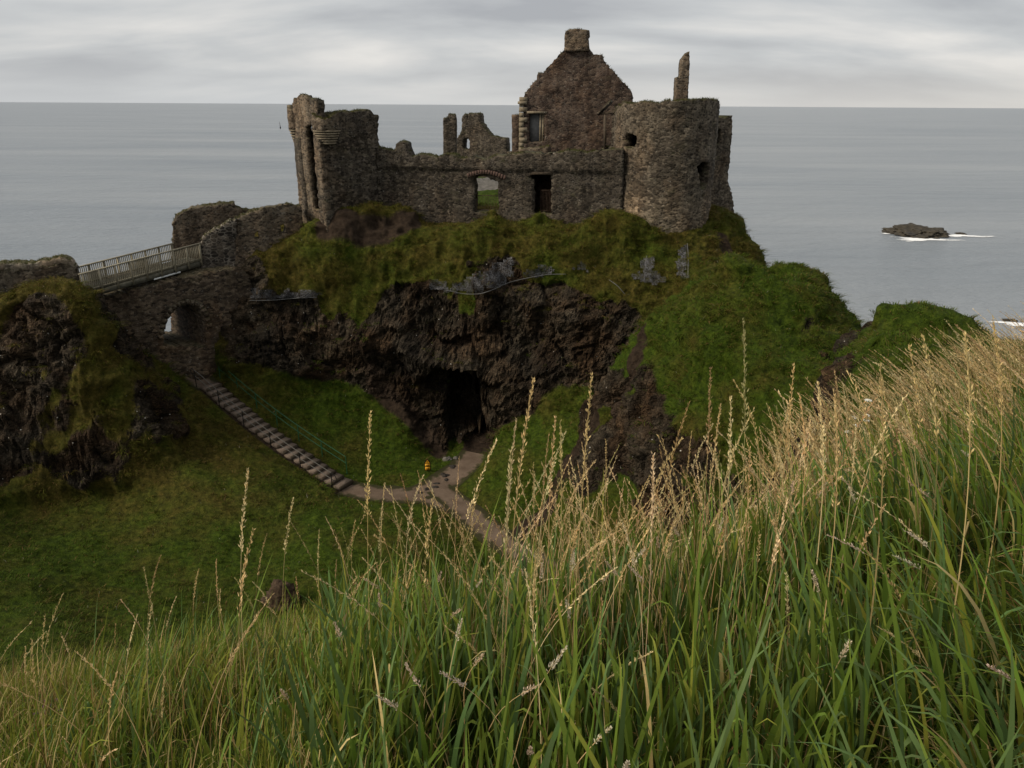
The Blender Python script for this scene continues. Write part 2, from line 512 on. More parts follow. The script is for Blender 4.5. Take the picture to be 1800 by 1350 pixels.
    hm = N(nt, 'ShaderNodeMixRGB'); L(rf, hm.inputs[0]); L(hg, hm.inputs[1]); L(hr, hm.inputs[2])
    bump(nt, b, hm.outputs[0], 1.0, 0.3)
    b.inputs['Specular IOR Level'].default_value = 0.12
    return m


def mat_tint(name, trans=0.35, rough=0.7):
    """blades coloured one by one through the 'tint' attribute, thin enough to let some light through"""
    m, nt, b, L = new_mat(name)
    c = attr(nt, 'tint', 'Color')
    L(c, b.inputs['Base Color'])
    b.inputs['Roughness'].default_value = rough
    b.inputs['Specular IOR Level'].default_value = 0.15
    t = N(nt, 'ShaderNodeBsdfTranslucent')
    L(c, t.inputs[0])
    mx = N(nt, 'ShaderNodeMixShader', i0=trans)
    out = [n for n in nt.nodes if n.type == 'OUTPUT_MATERIAL'][0]
    L(b.outputs[0], mx.inputs[1]); L(t.outputs[0], mx.inputs[2]); L(mx.outputs[0], out.inputs['Surface'])
    return m


def mat_path():
    m, nt, b, L = new_mat('trodden_path')
    p = pos(nt)
    n1 = tex(nt, 'Noise', p, Scale=1.0, Detail=5.0, Roughness=0.6)
    n2 = tex(nt, 'Noise', p, Scale=22.0, Detail=3.0, Roughness=0.7)
    c = ramp(nt, n1.outputs['Fac'], [(0.3, (0.082, 0.056, 0.038)), (0.7, (0.16, 0.117, 0.085))])
    c = mixc(nt, 0.6, c, ramp(nt, n2.outputs['Fac'], [(0.3, (0.6, 0.6, 0.6)), (0.7, (1.3, 1.3, 1.3))]), 'MULTIPLY')
    edge = ramp(nt, mth(nt, 'ADD', attr(nt, 'edge'), mth(nt, 'MULTIPLY', mth(nt, 'SUBTRACT', tex(nt, 'Noise', p, Scale=3.0, Detail=4.0).outputs['Fac'], 0.5), 0.9)), [(0.5, (0, 0, 0)), (0.75, (1, 1, 1))])
    c = mixc(nt, edge, c, (0.03, 0.028, 0.01))
    L(c, b.inputs['Base Color'])
    bump(nt, b, n2.outputs['Fac'], 0.6, 0.03)
    return m


def mat_sea():
    m, nt, b, L = new_mat('sea_water')
    p = pos(nt)
    sw = tex(nt, 'Noise', pos(nt, (0.35, 1.0, 1)), Scale=0.10, Detail=7.0, Roughness=0.62, Distortion=0.3)
    sw2 = tex(nt, 'Noise', pos(nt, (0.5, 1.2, 1)), Scale=0.55, Detail=4.0, Roughness=0.6)
    h = mth(nt, 'ADD', mth(nt, 'MULTIPLY', sw.outputs['Fac'], 1.0), mth(nt, 'MULTIPLY', sw2.outputs['Fac'], 0.28))
    slick = tex(nt, 'Noise', pos(nt, (0.0022, 0.012, 1)), Scale=1.0, Detail=5.0, Roughness=0.6)
    c = ramp(nt, slick.outputs['Fac'], [(0.36, (0.14, 0.165, 0.19)), (0.64, (0.215, 0.235, 0.252))])
    L(c, b.inputs['Base Color'])
    b.inputs['Roughness'].default_value = 0.3
    b.inputs['Specular IOR Level'].default_value = 0.5
    b.inputs['IOR'].default_value = 1.33
    bump(nt, b, h, 1.0, 2.0)
    return m


def mat_net():
    m, nt, b, L = new_mat('steel_rock_netting')
    p = pos(nt, (1, 1, 1), 'Object')
    w = tex(nt, 'Voronoi', p, Scale=9.0, feature='DISTANCE_TO_EDGE')
    n = tex(nt, 'Noise', p, Scale=2.2, Detail=4.0)
    c = mixc(nt, ramp(nt, w.outputs['Distance'], [(0.04, (1, 1, 1)), (0.12, (0, 0, 0))]), (0.03, 0.029, 0.03), (0.1, 0.1, 0.105))
    c = mixc(nt, 0.6, c, ramp(nt, n.outputs['Fac'], [(0.3, (0.4, 0.4, 0.4)), (0.7, (1.5, 1.5, 1.5))]), 'MULTIPLY')
    L(c, b.inputs['Base Color'])
    L(mth(nt, 'MULTIPLY', ramp(nt, w.outputs['Distance'], [(0.06, (1, 1, 1)), (0.16, (0.25, 0.25, 0.25))]), ramp(nt, n.outputs['Fac'], [(0.34, (0.15, 0.15, 0.15)), (0.6, (0.9, 0.9, 0.9))])), b.inputs['Alpha'])
    return m


def mat_foam():
    m, nt, b, L = new_mat('sea_foam')
    p = pos(nt, (0.5, 1, 1))
    n = tex(nt, 'Noise', p, Scale=0.35, Detail=6.0, Roughness=0.7)
    a = ramp(nt, mth(nt, 'ADD', attr(nt, 'foam'), mth(nt, 'MULTIPLY', mth(nt, 'SUBTRACT', n.outputs['Fac'], 0.5), 1.6)), [(0.3, (0, 0, 0)), (0.5, (1, 1, 1))])
    b.inputs['Base Color'].default_value = (0.82, 0.83, 0.83, 1)
    L(a, b.inputs['Alpha'])
    return m


M['terrain'] = mat_terrain()
M['grass'] = mat_tint('grass_blades', 0.3)
M['straw'] = mat_tint('dry_straw', 0.25, 0.8)
M['path'] = mat_path()
M['sea'] = mat_sea()
M['net'] = mat_net()
M['foam'] = mat_foam()

# ------------------------------------------------------------------ terrain
# profiles of the ground, one per bearing (photograph column): (metres ahead, height above the sea)
PROF = {
    -700: [(2.8, 31.9), (8, 26), (16, 21), (24, 22), (32, 25), (40, 26), (55, 22), (70, 2), (90, -4)],
    -300: [(2.8, 31.9), (5, 29.7), (8, 26.5), (14, 21), (22, 18.5), (29, 18.5), (32, 21), (35, 24.5), (38, 25.3), (42, 25.3), (50, 24), (62, 4), (90, -4)],
    0: [(1.2, 32.9), (2.8, 32.0), (5, 29.8), (8, 26.4), (14, 20.7), (18, 18.0), (23, 16.3), (27, 16.0), (31, 15.5), (33, 15.4), (34.3, 17.6), (36, 20.5), (37.5, 23.1), (38.5, 25.0), (40, 24.9), (43, 24.3), (48, 21), (56, 2), (90, -4)],
    150: [(1.2, 33.0), (2.8, 32.1), (5, 29.9), (8, 26.5), (14, 20.7), (20, 17.0), (28, 15.3), (33, 15.2), (34.2, 15.6), (35.2, 17.6), (36.2, 20.3), (37.4, 23.2), (38.7, 25.6), (40.2, 24.9), (42.6, 24.3), (45.5, 18), (50, 12), (58, -1), (90, -4)],
    230: [(1.2, 33.0), (2.8, 32.15), (5, 30.0), (8, 26.6), (14, 20.7), (20, 16.9), (28, 14.9), (34, 15.2), (35.6, 17.2), (37.4, 20.4), (39.4, 21.6), (41.5, 21.3), (43.5, 21.0), (45.5, 19), (48, 16.5), (52, 12), (58, 0), (90, -4)],
    330: [(1.2, 33.05), (2.8, 32.2), (5, 30.2), (8, 26.8), (14, 20.7), (20, 16.8), (28, 14.6), (34, 15.3), (38, 16.1), (41, 16.9), (43.5, 18.4), (45, 19.3), (47.5, 19.2), (49.5, 17), (53, 12), (60, 0), (90, -4)],
    450: [(1.2, 33.1), (2.8, 32.35), (5, 30.4), (8, 27.0), (14, 20.7), (20, 16.7), (28, 14.4), (34, 14.7), (38.7, 15.8), (41.5, 16.3), (43.6, 17.4), (45.4, 19.7), (46.5, 22.4), (47.6, 24.6), (49.0, 25.6), (52, 26.4), (55, 26), (60, 16), (66, 0), (90, -4)],
    530: [(1.2, 33.1), (2.8, 32.4), (5, 30.5), (14, 20.7), (24, 14.9), (30, 14.2), (36, 14.3), (40.5, 15.0), (44.0, 17.1), (45.9, 19.6), (46.7, 22.2), (47.5, 25.0), (48.2, 26.4), (49.5, 27.0), (54, 27.2), (59, 25), (66, 6), (90, -4)],
    600: [(1.2, 33.1), (2.8, 32.4), (5, 30.6), (8, 27.2), (14, 20.7), (20, 16.7), (26, 14.4), (32, 14.1), (38.3, 13.9), (41, 14.6), (44.5, 17.0), (46, 18.9), (46.7, 21.8), (47.2, 24.0), (47.9, 26.6), (49.5, 27.3), (60, 27.3), (66, 24), (74, 4), (90, -4)],
    700: [(1.2, 33.1), (2.8, 32.45), (5, 30.7), (8, 27.3), (14, 20.8), (20, 16.7), (25, 14.5), (32, 14.1), (37.5, 13.8), (41.5, 14.3), (43.5, 15.8), (45, 17.5), (45.7, 20.4), (46.4, 23.3), (48.3, 26.8), (50, 27.4), (58, 27.4), (66, 27.3), (72, 26.6), (78, 18), (86, 0), (95, -4)],
    760: [(2.8, 32.5), (20, 16.8), (32, 14.0), (37.5, 13.8), (41.5, 13.9), (43.3, 14.6), (44.3, 17.3), (45.0, 20.6), (46.0, 23.9), (48.4, 27.2), (50, 27.5)],
    815: [(1.2, 33.15), (2.8, 32.5), (5, 30.8), (8, 27.5), (14, 21), (20, 16.8), (25, 14.5), (35.5, 13.8), (41.5, 13.8), (43, 13.8), (43.9, 17.0), (44.3, 19.6), (45, 22.3), (46, 24.6), (48.6, 27.6), (50, 27.6), (58, 27.6), (66, 27.5), (75, 27.4), (84, 27.2), (92, 8), (98, -4)],
    900: [(1.2, 33.15), (2.8, 32.55), (5, 30.9), (8, 27.8), (14, 21.3), (20, 17.0), (25, 14.5), (32.5, 13.6), (35, 14.1), (39.5, 15.4), (42.3, 15.6), (43.3, 17.3), (44.5, 20.9), (45.8, 24.3), (48.1, 27.6), (49.6, 27.7), (58, 27.6), (66, 27.5), (75, 27.4), (84, 27.2), (92, 8), (98, -4)],
    1000: [(1.2, 33.2), (2.8, 32.6), (5, 31.0), (8, 28.0), (14, 21.8), (20, 17.3), (25, 14.8), (30.6, 13.5), (33, 14.3), (36, 15.3), (39, 16.7), (42, 17.9), (43.7, 20.8), (45.3, 24.3), (47.4, 27.5), (48.6, 27.7), (58, 27.6), (66, 27.5), (75, 27.4), (84, 27.2), (92, 8), (98, -4)],
    1060: [(2.8, 32.65), (5, 31.1), (14, 22.2), (22, 16.6), (28, 15.2), (32, 16.2), (36, 18.3), (38.6, 19.9), (41.4, 17.6), (43.6, 20.9), (45.2, 24.3), (47, 27.5), (48.5, 27.8)],
    1100: [(1.2, 33.2), (2.8, 32.7), (5, 31.2), (8, 28.3), (14, 22.5), (20, 17.5), (24, 15.8), (28, 16.4), (31.5, 17.0), (34, 18.2), (37, 20.2), (39, 22.2), (41.5, 18.8), (43.6, 21.8), (45.3, 25.1), (46.6, 28.1), (48, 28.1), (56, 27.6), (66, 27.4), (74, 27.2), (80, 27), (90, 8), (98, -4)],
    1200: [(1.2, 33.2), (3.5, 32.35), (5, 31.4), (8, 29.0), (14, 23.2), (20, 18.4), (25, 16.4), (28.3, 16.9), (29.4, 18.9), (31.3, 20.9), (33, 23.1), (35, 24.8), (37, 25.7), (39, 25.2), (41.7, 21.8), (44.3, 24.4), (45.6, 26.2), (46.6, 27.0), (52, 27.4), (62, 26), (72, 6), (90, -4)],
    1290: [(1.2, 33.25), (2.5, 32.9), (5, 31.7), (8, 29.6), (14, 24.2), (20, 19.2), (24, 17.4), (27.2, 17.6), (28.2, 19.4), (29.6, 21.6), (31, 23.7), (34, 25.5), (36.5, 26.7), (38, 26.9), (40.3, 25.9), (43, 24.3), (46, 25.3), (48.5, 27.6), (51.5, 27.6), (56, 22), (64, 2), (90, -4)],
    1345: [(5, 31.9), (8, 30.0), (14, 24.6), (20, 19.8), (25, 18.0), (28, 20.4), (30.5, 23.6), (34, 25.6), (37, 26.6), (39.5, 25.4), (43, 21.5), (47, 23.2), (49.5, 24.7), (52, 20), (56, 10), (62, 0), (90, -4)],
    1420: [(1.2, 33.3), (2.5, 33.0), (5, 32.0), (7, 31.2), (9, 29.6), (12, 26.4), (18, 20.9), (23, 19.3), (27, 21.2), (29, 22.9), (31, 24.2), (34, 25.5), (36.5, 26.5), (38, 26.6), (40.5, 24), (45, 12), (52, 1), (90, -4)],
    1460: [(5, 32.1), (8, 30.9), (11, 28.9), (14, 26.4), (19, 23.9), (22, 25.0), (25, 26.0), (27, 25.1), (30, 23.3), (33, 24.5), (36, 25.7), (38, 25.3), (41, 20), (46, 6), (54, -1), (90, -4)],
    1490: [(2.5, 33.1), (5, 32.2), (8, 31.1), (10, 30.2), (13, 28.8), (17, 26.6), (20, 26.4), (24, 26.9), (26.5, 27.0), (28.6, 25.9), (31.5, 23.6), (35, 24.6), (37, 23.5), (40, 17), (46, 4), (54, -2), (90, -4)],
    1590: [(2.5, 33.2), (5, 32.4), (10, 30.5), (14, 29.2), (20, 27.9), (25, 27.2), (28, 27.8), (29.3, 27.75), (31.5, 26), (35, 18), (42, 4), (50, -2), (90, -4)],
    1640: [(14, 29.6), (20, 28.3), (25, 27.5), (27.5, 27.7), (29, 27.2), (32, 24), (38, 10), (46, -1)],
    1700: [(2.5, 33.3), (5, 32.6), (9, 31.2), (14, 29.8), (20, 28.5), (23, 27.9), (25.5, 27.5), (29, 24), (36, 8), (44, -2), (90, -4)],
    1800: [(2.5, 33.4), (5, 32.8), (9, 31.5), (14, 30.1), (18, 29.0), (20.5, 28.3), (25, 25), (33, 6), (42, -2), (90, -4)],
    2100: [(2.5, 33.6), (5, 33.0), (9, 32.0), (14, 30.6), (18, 28.8), (24, 22), (32, 4), (42, -3), (90, -4)],
    2600: [(3, 33.6), (6, 33.2), (10, 31.8), (16, 26), (24, 8), (34, -3), (90, -4)],
}
cp = []
for px_, pr_ in PROF.items():
    for (y_, z_) in pr_:
        cp.append(((px_ - CX) / F * (y_ * math.cos(PITCH) + (EYE - z_) * math.sin(PITCH)), y_, z_))
for x_ in (-14, -7, -3, 0, 3, 7, 14):
    cp += [(x_, 0, 33.5 + 0.02 * x_), (x_, -4, 34.6 + 0.02 * x_), (x_, -11, 36.2 + 0.02 * x_)]
CP = np.array(cp)
XS = 0.55


def phi(d2):
    return np.sqrt(d2 + 0.35)


def rbf_fit(P):
    A = P[:, :2] * np.array([XS, 1])
    d2 = ((A[:, None] - A[None]) ** 2).sum(-1)
    n = len(P)
    K = np.zeros((n + 3, n + 3))
    K[:n, :n] = phi(d2) - np.eye(n) * 0.15
    K[:n, n] = 1; K[:n, n + 1:] = A
    K[n, :n] = 1; K[n + 1:, :n] = A.T
    return A, np.linalg.solve(K, np.concatenate([P[:, 2], [0, 0, 0]]))


RA, RWT = rbf_fit(CP)


def height(x, y):
    x, y = np.asarray(x, float).ravel(), np.asarray(y, float).ravel()
    out = np.empty(len(x))
    for i in range(0, len(x), 40000):
        q = np.stack([x[i:i + 40000] * XS, y[i:i + 40000]], 1)
        d2 = (q ** 2).sum(1)[:, None] + (RA ** 2).sum(1)[None] - 2 * q @ RA.T
        out[i:i + 40000] = phi(np.maximum(d2, 0)) @ RWT[:-3] + RWT[-3] + q @ RWT[-2:]
    return out


# trodden ways: (pixel, height) -> points on the ground
STAIR_A, STAIR_B = W(366, 672, 44.0), W(607, 852, 38.3)
_sd = STAIR_B - STAIR_A
_ss = np.array([-_sd[1], _sd[0], 0]) / np.hypot(_sd[0], _sd[1])
STAIR_LINE = [STAIR_A + _sd * k / 8 - _ss * 0.35 * math.sin(math.pi * k / 8) for k in range(9)]
PATHS = [
    ([W(318, 640, 45.2), W(340, 655, 44.7), STAIR_A], 0.75),
    ([STAIR_B, WZ(650, 866, 13.85), WZ(700, 869, 13.8), WZ(755, 872, 13.7), WZ(800, 888, 13.65)], 0.8),
    ([WZ(840, 796, 14.0), WZ(815, 822, 13.9), WZ(775, 850, 13.75), WZ(735, 866, 13.75)], 0.85),
    ([WZ(770, 858, 13.74), WZ(810, 888, 13.65), WZ(850, 925, 13.6), WZ(905, 965, 13.5), WZ(980, 1005, 13.45), WZ(1060, 1050, 13.6)], 0.7),
]


def polyline_dist(x, y, pts):
    best = np.full(len(x), 1e9); zz = np.zeros(len(x))
    for a, b in zip(pts[:-1], pts[1:]):
        d = b[:2] - a[:2]
        t = np.clip(((x - a[0]) * d[0] + (y - a[1]) * d[1]) / (d @ d), 0, 1)
        dd = np.hypot(x - a[0] - t * d[0], y - a[1] - t * d[1])
        m = dd < best
        best[m] = dd[m]; zz[m] = (a[2] + t * (b[2] - a[2]))[m]
    return best, zz


def worley(P, scale, seed):
    """nearest jittered cell: (its random value, second value, distance to the border with the next cell)"""
    P = P / scale
    i = np.floor(P).astype(np.int64)
    d1 = np.full(len(P), 9.0); d2 = np.full(len(P), 9.0); h1 = np.zeros(len(P)); g1 = np.zeros((len(P), 3))
    for a in (-1, 0, 1):
        for b in (-1, 0, 1):
            for c in (-1, 0, 1):
                q = i + np.array([a, b, c])
                o = np.stack([_hash(q[:, 0], q[:, 1], q[:, 2], seed + k) for k in range(3)], 1)
                dv = P - q - o
                d = np.sqrt((dv ** 2).sum(1))
                m = d < d1
                d2 = np.where(m, d1, np.minimum(d2, d))
                d1 = np.where(m, d, d1)
                h1 = np.where(m, _hash(q[:, 0], q[:, 1], q[:, 2], seed + 7), h1)
                g1 = np.where(m[:, None], dv, g1)
    return h1, g1, d2 - d1


def make_terrain():
    us = np.linspace(-1.02, 0.98, 1000)
    ys = np.concatenate([np.arange(-11, -1, 0.5), np.arange(-1, 12, 0.13), np.arange(12, 36, 0.135), np.arange(36, 51, 0.07), np.arange(51, 97, 0.4)])
    U, Y = np.meshgrid(us, ys)
    X = U * (Y + np.where(Y < 12, 4 + 10 * np.clip((12 - Y) / 22, 0, 1) ** 1.5, 4))
    nr, nc = X.shape
    x, y = X.ravel(), Y.ravel()
    z = height(x, y)
    P0 = np.stack([x, y, z], 1)
    for (bx_, by_, bY, bh, br) in ((610, 380, 48.9, 1.1, 0.8), (655, 372, 49.4, 1.5, 1.2), (705, 372, 49.6, 1.3, 1.0), (1285, 482, 37.0, 0.75, 1.4), (1422, 495, 37.3, 0.35, 1.0), (1360, 492, 37.4, -1.2, 0.75), (1595, 530, 27.5, 0.45, 1.6), (1690, 556, 25.8, 0.55, 1.5), (1508, 580, 26.8, 0.55, 1.1), (865, 392, 48.8, 0.9, 0.8), (950, 388, 48.2, 0.9, 1.1), (1060, 390, 47.2, 1.0, 1.2), (1100, 400, 46.3, 0.7, 0.9), (560, 395, 49, 0.6, 1.0)):
        bc = W(bx_, by_, bY)
        z = z + bh * np.exp(-(((x - bc[0]) / br) ** 2 + ((y - bc[1]) / 0.9) ** 2))
    P0 = np.stack([x, y, z], 1)
    far = sstep(6, 16, y)
    # slope before detail
    def grads(Z):
        Zg = Z.reshape(nr, nc); Xg, Yg = x.reshape(nr, nc), y.reshape(nr, nc)
        dzu = np.gradient(Zg, axis=1); dxu = np.gradient(Xg, axis=1)
        dzv = np.gradient(Zg, axis=0); dxv = np.gradient(Xg, axis=0); dyv = np.gradient(Yg, axis=0)
        gx = dzu / dxu
        gy = (dzv - gx * dxv) / dyv
        n = np.stack([-gx, -gy, np.ones_like(gx)], -1)
        n /= np.linalg.norm(n, axis=-1, keepdims=True)
        return n.reshape(-1, 3)
    n0 = grads(z)
    slope = np.degrees(np.arccos(np.clip(n0[:, 2], -1, 1)))
    big = fbm(P0, 3.2, 4, 11)
    bias = np.zeros(len(x))
    crag = sstep(42.5, 44, y)
    bias = bias - 30 * crag * sstep(22.9, 24.2, z + 10.0 * (fbm(P0 * np.array([1, 1, 0.5]), 3.4, 4, 13) - 0.5))
    bias = bias - 25 * crag * sstep(11, 12.5, x)
    headl = (1 - sstep(-12, -10, x)) * sstep(30, 33, y) * (1 - sstep(40, 42, y))
    bias = bias - 9 * headl + headl * 60 * (fbm(P0 * np.array([1, 1, 0.6]), 2.2, 3, 14) - 0.5)
    knoll = sstep(3.5, 5.5, x) * (1 - sstep(40, 42, y))
    gx = W(1450, 650, 31.5)
    gul = np.exp(-((x - gx[0]) / 1.3) ** 2 - ((y - 31.5) / 3.0) ** 2)
    bias = bias - 14 * knoll * sstep(19.5, 22, z) + 1 * knoll * (1 - sstep(20, 22, z)) * (y < 33) + 5 * knoll * (1 - sstep(6.6, 8.0, x)) * (1 - sstep(22.5, 24, z)) * sstep(32, 34, y) + 40 * gul + knoll * 34 * (fbm(P0, 1.7, 3, 15) - 0.5)
    rock = sstep(50, 61, slope + 26 * (big - 0.5) + bias) * sstep(12, 22, y)
    pp = proj(P0)
    # the headland on the left is banded with turf; its rock shows in ledges
    pathd = np.full(len(x), 1e9)
    for pts, hw in PATHS:
        d, zz = polyline_dist(x, y, pts)
        w = 1 - sstep(hw * 1.0, hw * 2.2, d)
        z = z * (1 - w) + (zz - 0.05) * w
        pathd = np.minimum(pathd, d / hw)
    d, zz = polyline_dist(x, y, STAIR_LINE)
    w = 1 - sstep(0.7, 1.7, d)
    z = z * (1 - w) + (zz - 0.22) * w
    pathd = np.minimum(pathd, d / 0.66)
    soft = sstep(0.9, 2.2, pathd)
    P = np.stack([x, y, z], 1)
    n = grads(z)
    turf = (1 - rock) * far * soft
    steep = sstep(28, 48, slope)
    amp = (fbm(P, 7.0, 2, 20) - 0.5) * 1.5 * turf * sstep(14, 20, y) * (1 - sstep(45, 47, y)) + (fbm(P, 2.4, 3, 21) - 0.5) * (0.6 + 1.0 * steep) * turf + (ridged(P * np.array([1, 1, 1.5]), 0.9, 3, 31) - 0.55) * (0.22 + 0.42 * steep) * turf * (1 - 0.5 * sstep(10, 12, x) * (1 - sstep(31, 33, y))) + (ridged(P * np.array([1, 1, 1.4]), 1.7, 2, 33) - 0.55) * 0.55 * knoll * turf * sstep(31, 33, y)
    rk = rock * far * sstep(0.8, 1.6, pathd)
    Pt = np.stack([P[:, 0] * 0.8 - P[:, 2] * 0.55, P[:, 1], P[:, 0] * 0.35 + P[:, 2] * 1.25], 1)
    amp = amp + rk * ((ridged(Pt, 6.5, 3, 43) - 0.55) * 2.6 * sstep(42, 44, y) + (ridged(P * np.array([1, 1, 0.75]), 3.0, 4, 41) - 0.55) * 1.0 + (fbm(P, 0.42, 2, 61) - 0.5) * 0.2)
    sel = np.nonzero(rk > 0.03)[0]
    Pw = P[sel] + 0.5 * np.stack([fbm(P[sel], 1.1, 2, 44), fbm(P[sel], 1.1, 2, 45), fbm(P[sel], 1.1, 2, 46)], 1)
    Pw = np.stack([Pw[:, 0] * 0.9 - Pw[:, 2] * 0.35, Pw[:, 1], Pw[:, 2] * 1.15 + Pw[:, 0] * 0.3], 1)
    blk = np.zeros(len(sel))
    for sc_, am, sd_ in ((2.1, 0.55, 201), (0.85, 0.27, 211), (0.42, 0.11, 221)):
        h_, g_, e_ = worley(Pw, sc_, sd_)
        tilt = (g_ * (np.stack([_hash((h_ * 65535).astype(np.int64), np.zeros(len(h_), np.int64), np.zeros(len(h_), np.int64), sd_ + k) for k in range(3)], 1) - 0.5)).sum(1)
        blk += am * ((h_ - 0.5) + 1.2 * tilt - 0.4 * (1 - sstep(0.0, 0.16, e_)))
    amp[sel] += rk[sel] * blk
    amp = amp + (fbm(P, 0.8, 3, 71) - 0.5) * 0.10 * (1 - far)
    P = P + n * amp[:, None]
    # turf lips overhang the bare rock a little
    # sea cave at the foot of the crag
    cx, cz, cyy = WZ(818, 805, 13.9)[0], 15.3, 43.5
    q = ((P[:, 0] - cx + (P[:, 2] - 14) * 0.10) / 1.3) ** 2 + (np.maximum(P[:, 2] - cz, 0) / 3.3) ** 2
    q = q + 1.3 * (fbm(P, 0.9, 3, 81) - 0.5)
    mcv = (1 - sstep(0.55, 1.25, q)) * sstep(42.4, 43.2, P[:, 1]) * (1 - sstep(46.5, 48, P[:, 1]))
    P[:, 1] += 3.6 * mcv
    # shallow hollow over the cave mouth
    c2 = W(800, 672, 44)
    q2 = ((P[:, 0] - c2[0]) / 2.3) ** 2 + ((P[:, 2] - c2[2] + 0.25 * np.abs(P[:, 0] - c2[0])) / 1.0) ** 2 + 0.7 * (fbm(P, 0.8, 3, 82) - 0.5)
    P[:, 1] += 1.7 * (1 - sstep(0.3, 1.4, q2)) * sstep(42, 43, y)
    rock = np.maximum(rock, np.maximum(mcv, (1 - sstep(0.6, 1.6, q2)) * sstep(42, 43, y)))
    soil = np.zeros(len(x))
    soil = np.maximum(soil, (1 - sstep(0.9, 1.5, pathd)) * 0.85)
    for (pts, hw) in [([W(1272, 405, 47.4), W(1282, 440, 46.9), W(1288, 470, 46.3)], 0.3), ([W(1085, 735, 36.5), W(1110, 690, 37), W(1135, 640, 38)], 0.25), ([WZ(905, 920, 14.2), W(960, 870, 35.0), W(1000, 815, 36.8), W(1050, 740, 37.5)], 0.28)]:
        d, _ = polyline_dist(x, y, pts)
        soil = np.maximum(soil, 0.8 * (1 - sstep(hw, hw * 2.2, d)))
    # gravel way across the courtyard lawn
    d, _ = polyline_dist(x, y, [np.array([-6.0, 66, 0]), np.array([0.5, 71, 0]), np.array([6, 74, 0])])
    soil = np.maximum(soil, 1.3 * (1 - sstep(1.2, 1.7, d)))
    # bare earth under the cliff to the left of the cave
    d, _ = polyline_dist(x, y, [W(655, 670, 45.2), W(720, 735, 43.8), W(775, 790, 42.8)])
    soil = np.maximum(soil, 0.7 * (1 - sstep(0.2, 0.8, d)))
    d, _ = polyline_dist(x, y, [W(568, 402, 48.5), W(630, 408, 48.3), W(690, 400, 48.5), W(728, 388, 49)])
    soil = np.maximum(soil, 0.75 * (1 - sstep(0.25, 0.8, d)))
    d, _ = polyline_dist(x, y, [WZ(735, 880, 13.7), WZ(775, 848, 13.75), WZ(805, 815, 13.9)])
    dry = np.clip(0.12 + 0.58 * sstep(19, 25, P[:, 2]) * sstep(41, 44, y) + 0.5 * sstep(-12, -18, x) * sstep(32, 35, y) + 1.1 * (fbm(P, 2.6, 3, 91) - 0.5), 0, 1)
    dry = dry + knoll * (1.1 * (fbm(P, 1.3, 3, 93) - 0.5) - 0.04) + 0.35 * headl
    dry = np.where(y > 54, -0.6, dry)
    idx = np.arange(nr * nc).reshape(nr, nc)
    Q = np.stack([idx[:-1, :-1], idx[:-1, 1:], idx[1:, 1:], idx[1:, :-1]], -1).reshape(-1, 4)
    me = mesh_np('terrain', P, Q, attrs={'rock': rock, 'soil': soil, 'dry': dry}, smooth=True)
    me.polygons.foreach_set('use_smooth', rock[Q].mean(1) < 0.45)
    o = put('terrain', me, M['terrain'])
    o['kind'] = 'structure'
    tag(o, 'grassy headland, ravine and dark basalt crag under the ruined castle', 'terrain')
    return o, P, Q, rock, soil, dry, pathd


TER, TP, TQ, TROCK, TSOIL, TDRY, TPATH = make_terrain()
bpy.context.view_layer.update()


def hit(px, py):
    """the point of the ground seen at a photograph pixel"""
    d = Vector(ray(px, py)).normalized()
    ok, loc, nor, _ = TER.ray_cast(Vector((0, 0, EYE)), d)
    return (np.array(loc), np.array(nor)) if ok else (None, None)


def ground(x, y, top=60.0):
    ok, loc, nor, _ = TER.ray_cast(Vector((x, y, top)), Vector((0, 0, -1)))
    return loc.z if ok else 0.0


# ------------------------------------------------------------------ sea
def make_sea():
    ring = [0.5, 60, 150, 400, 1200, 5000, 20000, 90000]
    V, Q = [], []
    k = 64
    for r in ring:
        for j in range(k):
            a = 2 * math.pi * j / k
            V.append([r * math.cos(a), r * math.sin(a) + 60, 0])
    for i in range(len(ring) - 1):
        for j in range(k):
            Q.append([i * k + j, (i + 1) * k + j, (i + 1) * k + (j + 1) % k, i * k + (j + 1) % k])
    o = put('sea', mesh_np('sea', V, Q), M['sea'])
    tag(o, 'calm grey sea stretching to the horizon behind the castle', 'sea', 'structure')


make_sea()

# ------------------------------------------------------------------ rubble walls
TOPS = []           # stretches of wall top on which grass can grow


class PlaneMap:
    def __init__(s, a, b):
        s.a, s.b = np.array(a[:2], float), np.array(b[:2], float)
        s.d = s.b - s.a
        s.L = np.linalg.norm(s.d)
        s.d /= s.L
        s.n = np.array([s.d[1], -s.d[0]])
        if s.n @ s.a > 0:
            s.n = -s.n

    def from_px(s, px, py):
        d = ray(px, py)
        t = (s.n @ s.a) / (s.n @ d[:2])
        p = d * t
        return ((p[:2] - s.a) @ s.d, p[2] + EYE)

    def at(s, S, Z, D):
        S, Z, D = np.asarray(S), np.asarray(Z), np.asarray(D)
        xy = s.a + S[..., None] * s.d + D[..., None] * s.n
        return np.concatenate([xy, Z[..., None]], -1)


class CylMap:
    def __init__(s, c, r):
        s.c, s.r = np.array(c[:2], float), r

    def from_px(s, px, py):
        d = ray(px, py)
        A = d[:2] @ d[:2]; B = -2 * d[:2] @ s.c; C = s.c @ s.c - s.r ** 2
        disc = max(B * B - 4 * A * C, 0.0)
        t = (-B - math.sqrt(disc)) / (2 * A)
        p = d * t
        v = p[:2] - s.c
        return (math.atan2(v[0], -v[1]) * s.r, p[2] + EYE)     # s = 0 towards the viewer

    def at(s, S, Z, D):
        S, Z, D = np.asarray(S), np.asarray(Z), np.asarray(D)
        a = S / s.r
        rr = s.r + D
        return np.stack([s.c[0] + rr * np.sin(a), s.c[1] - rr * np.cos(a), Z + 0 * S], -1)


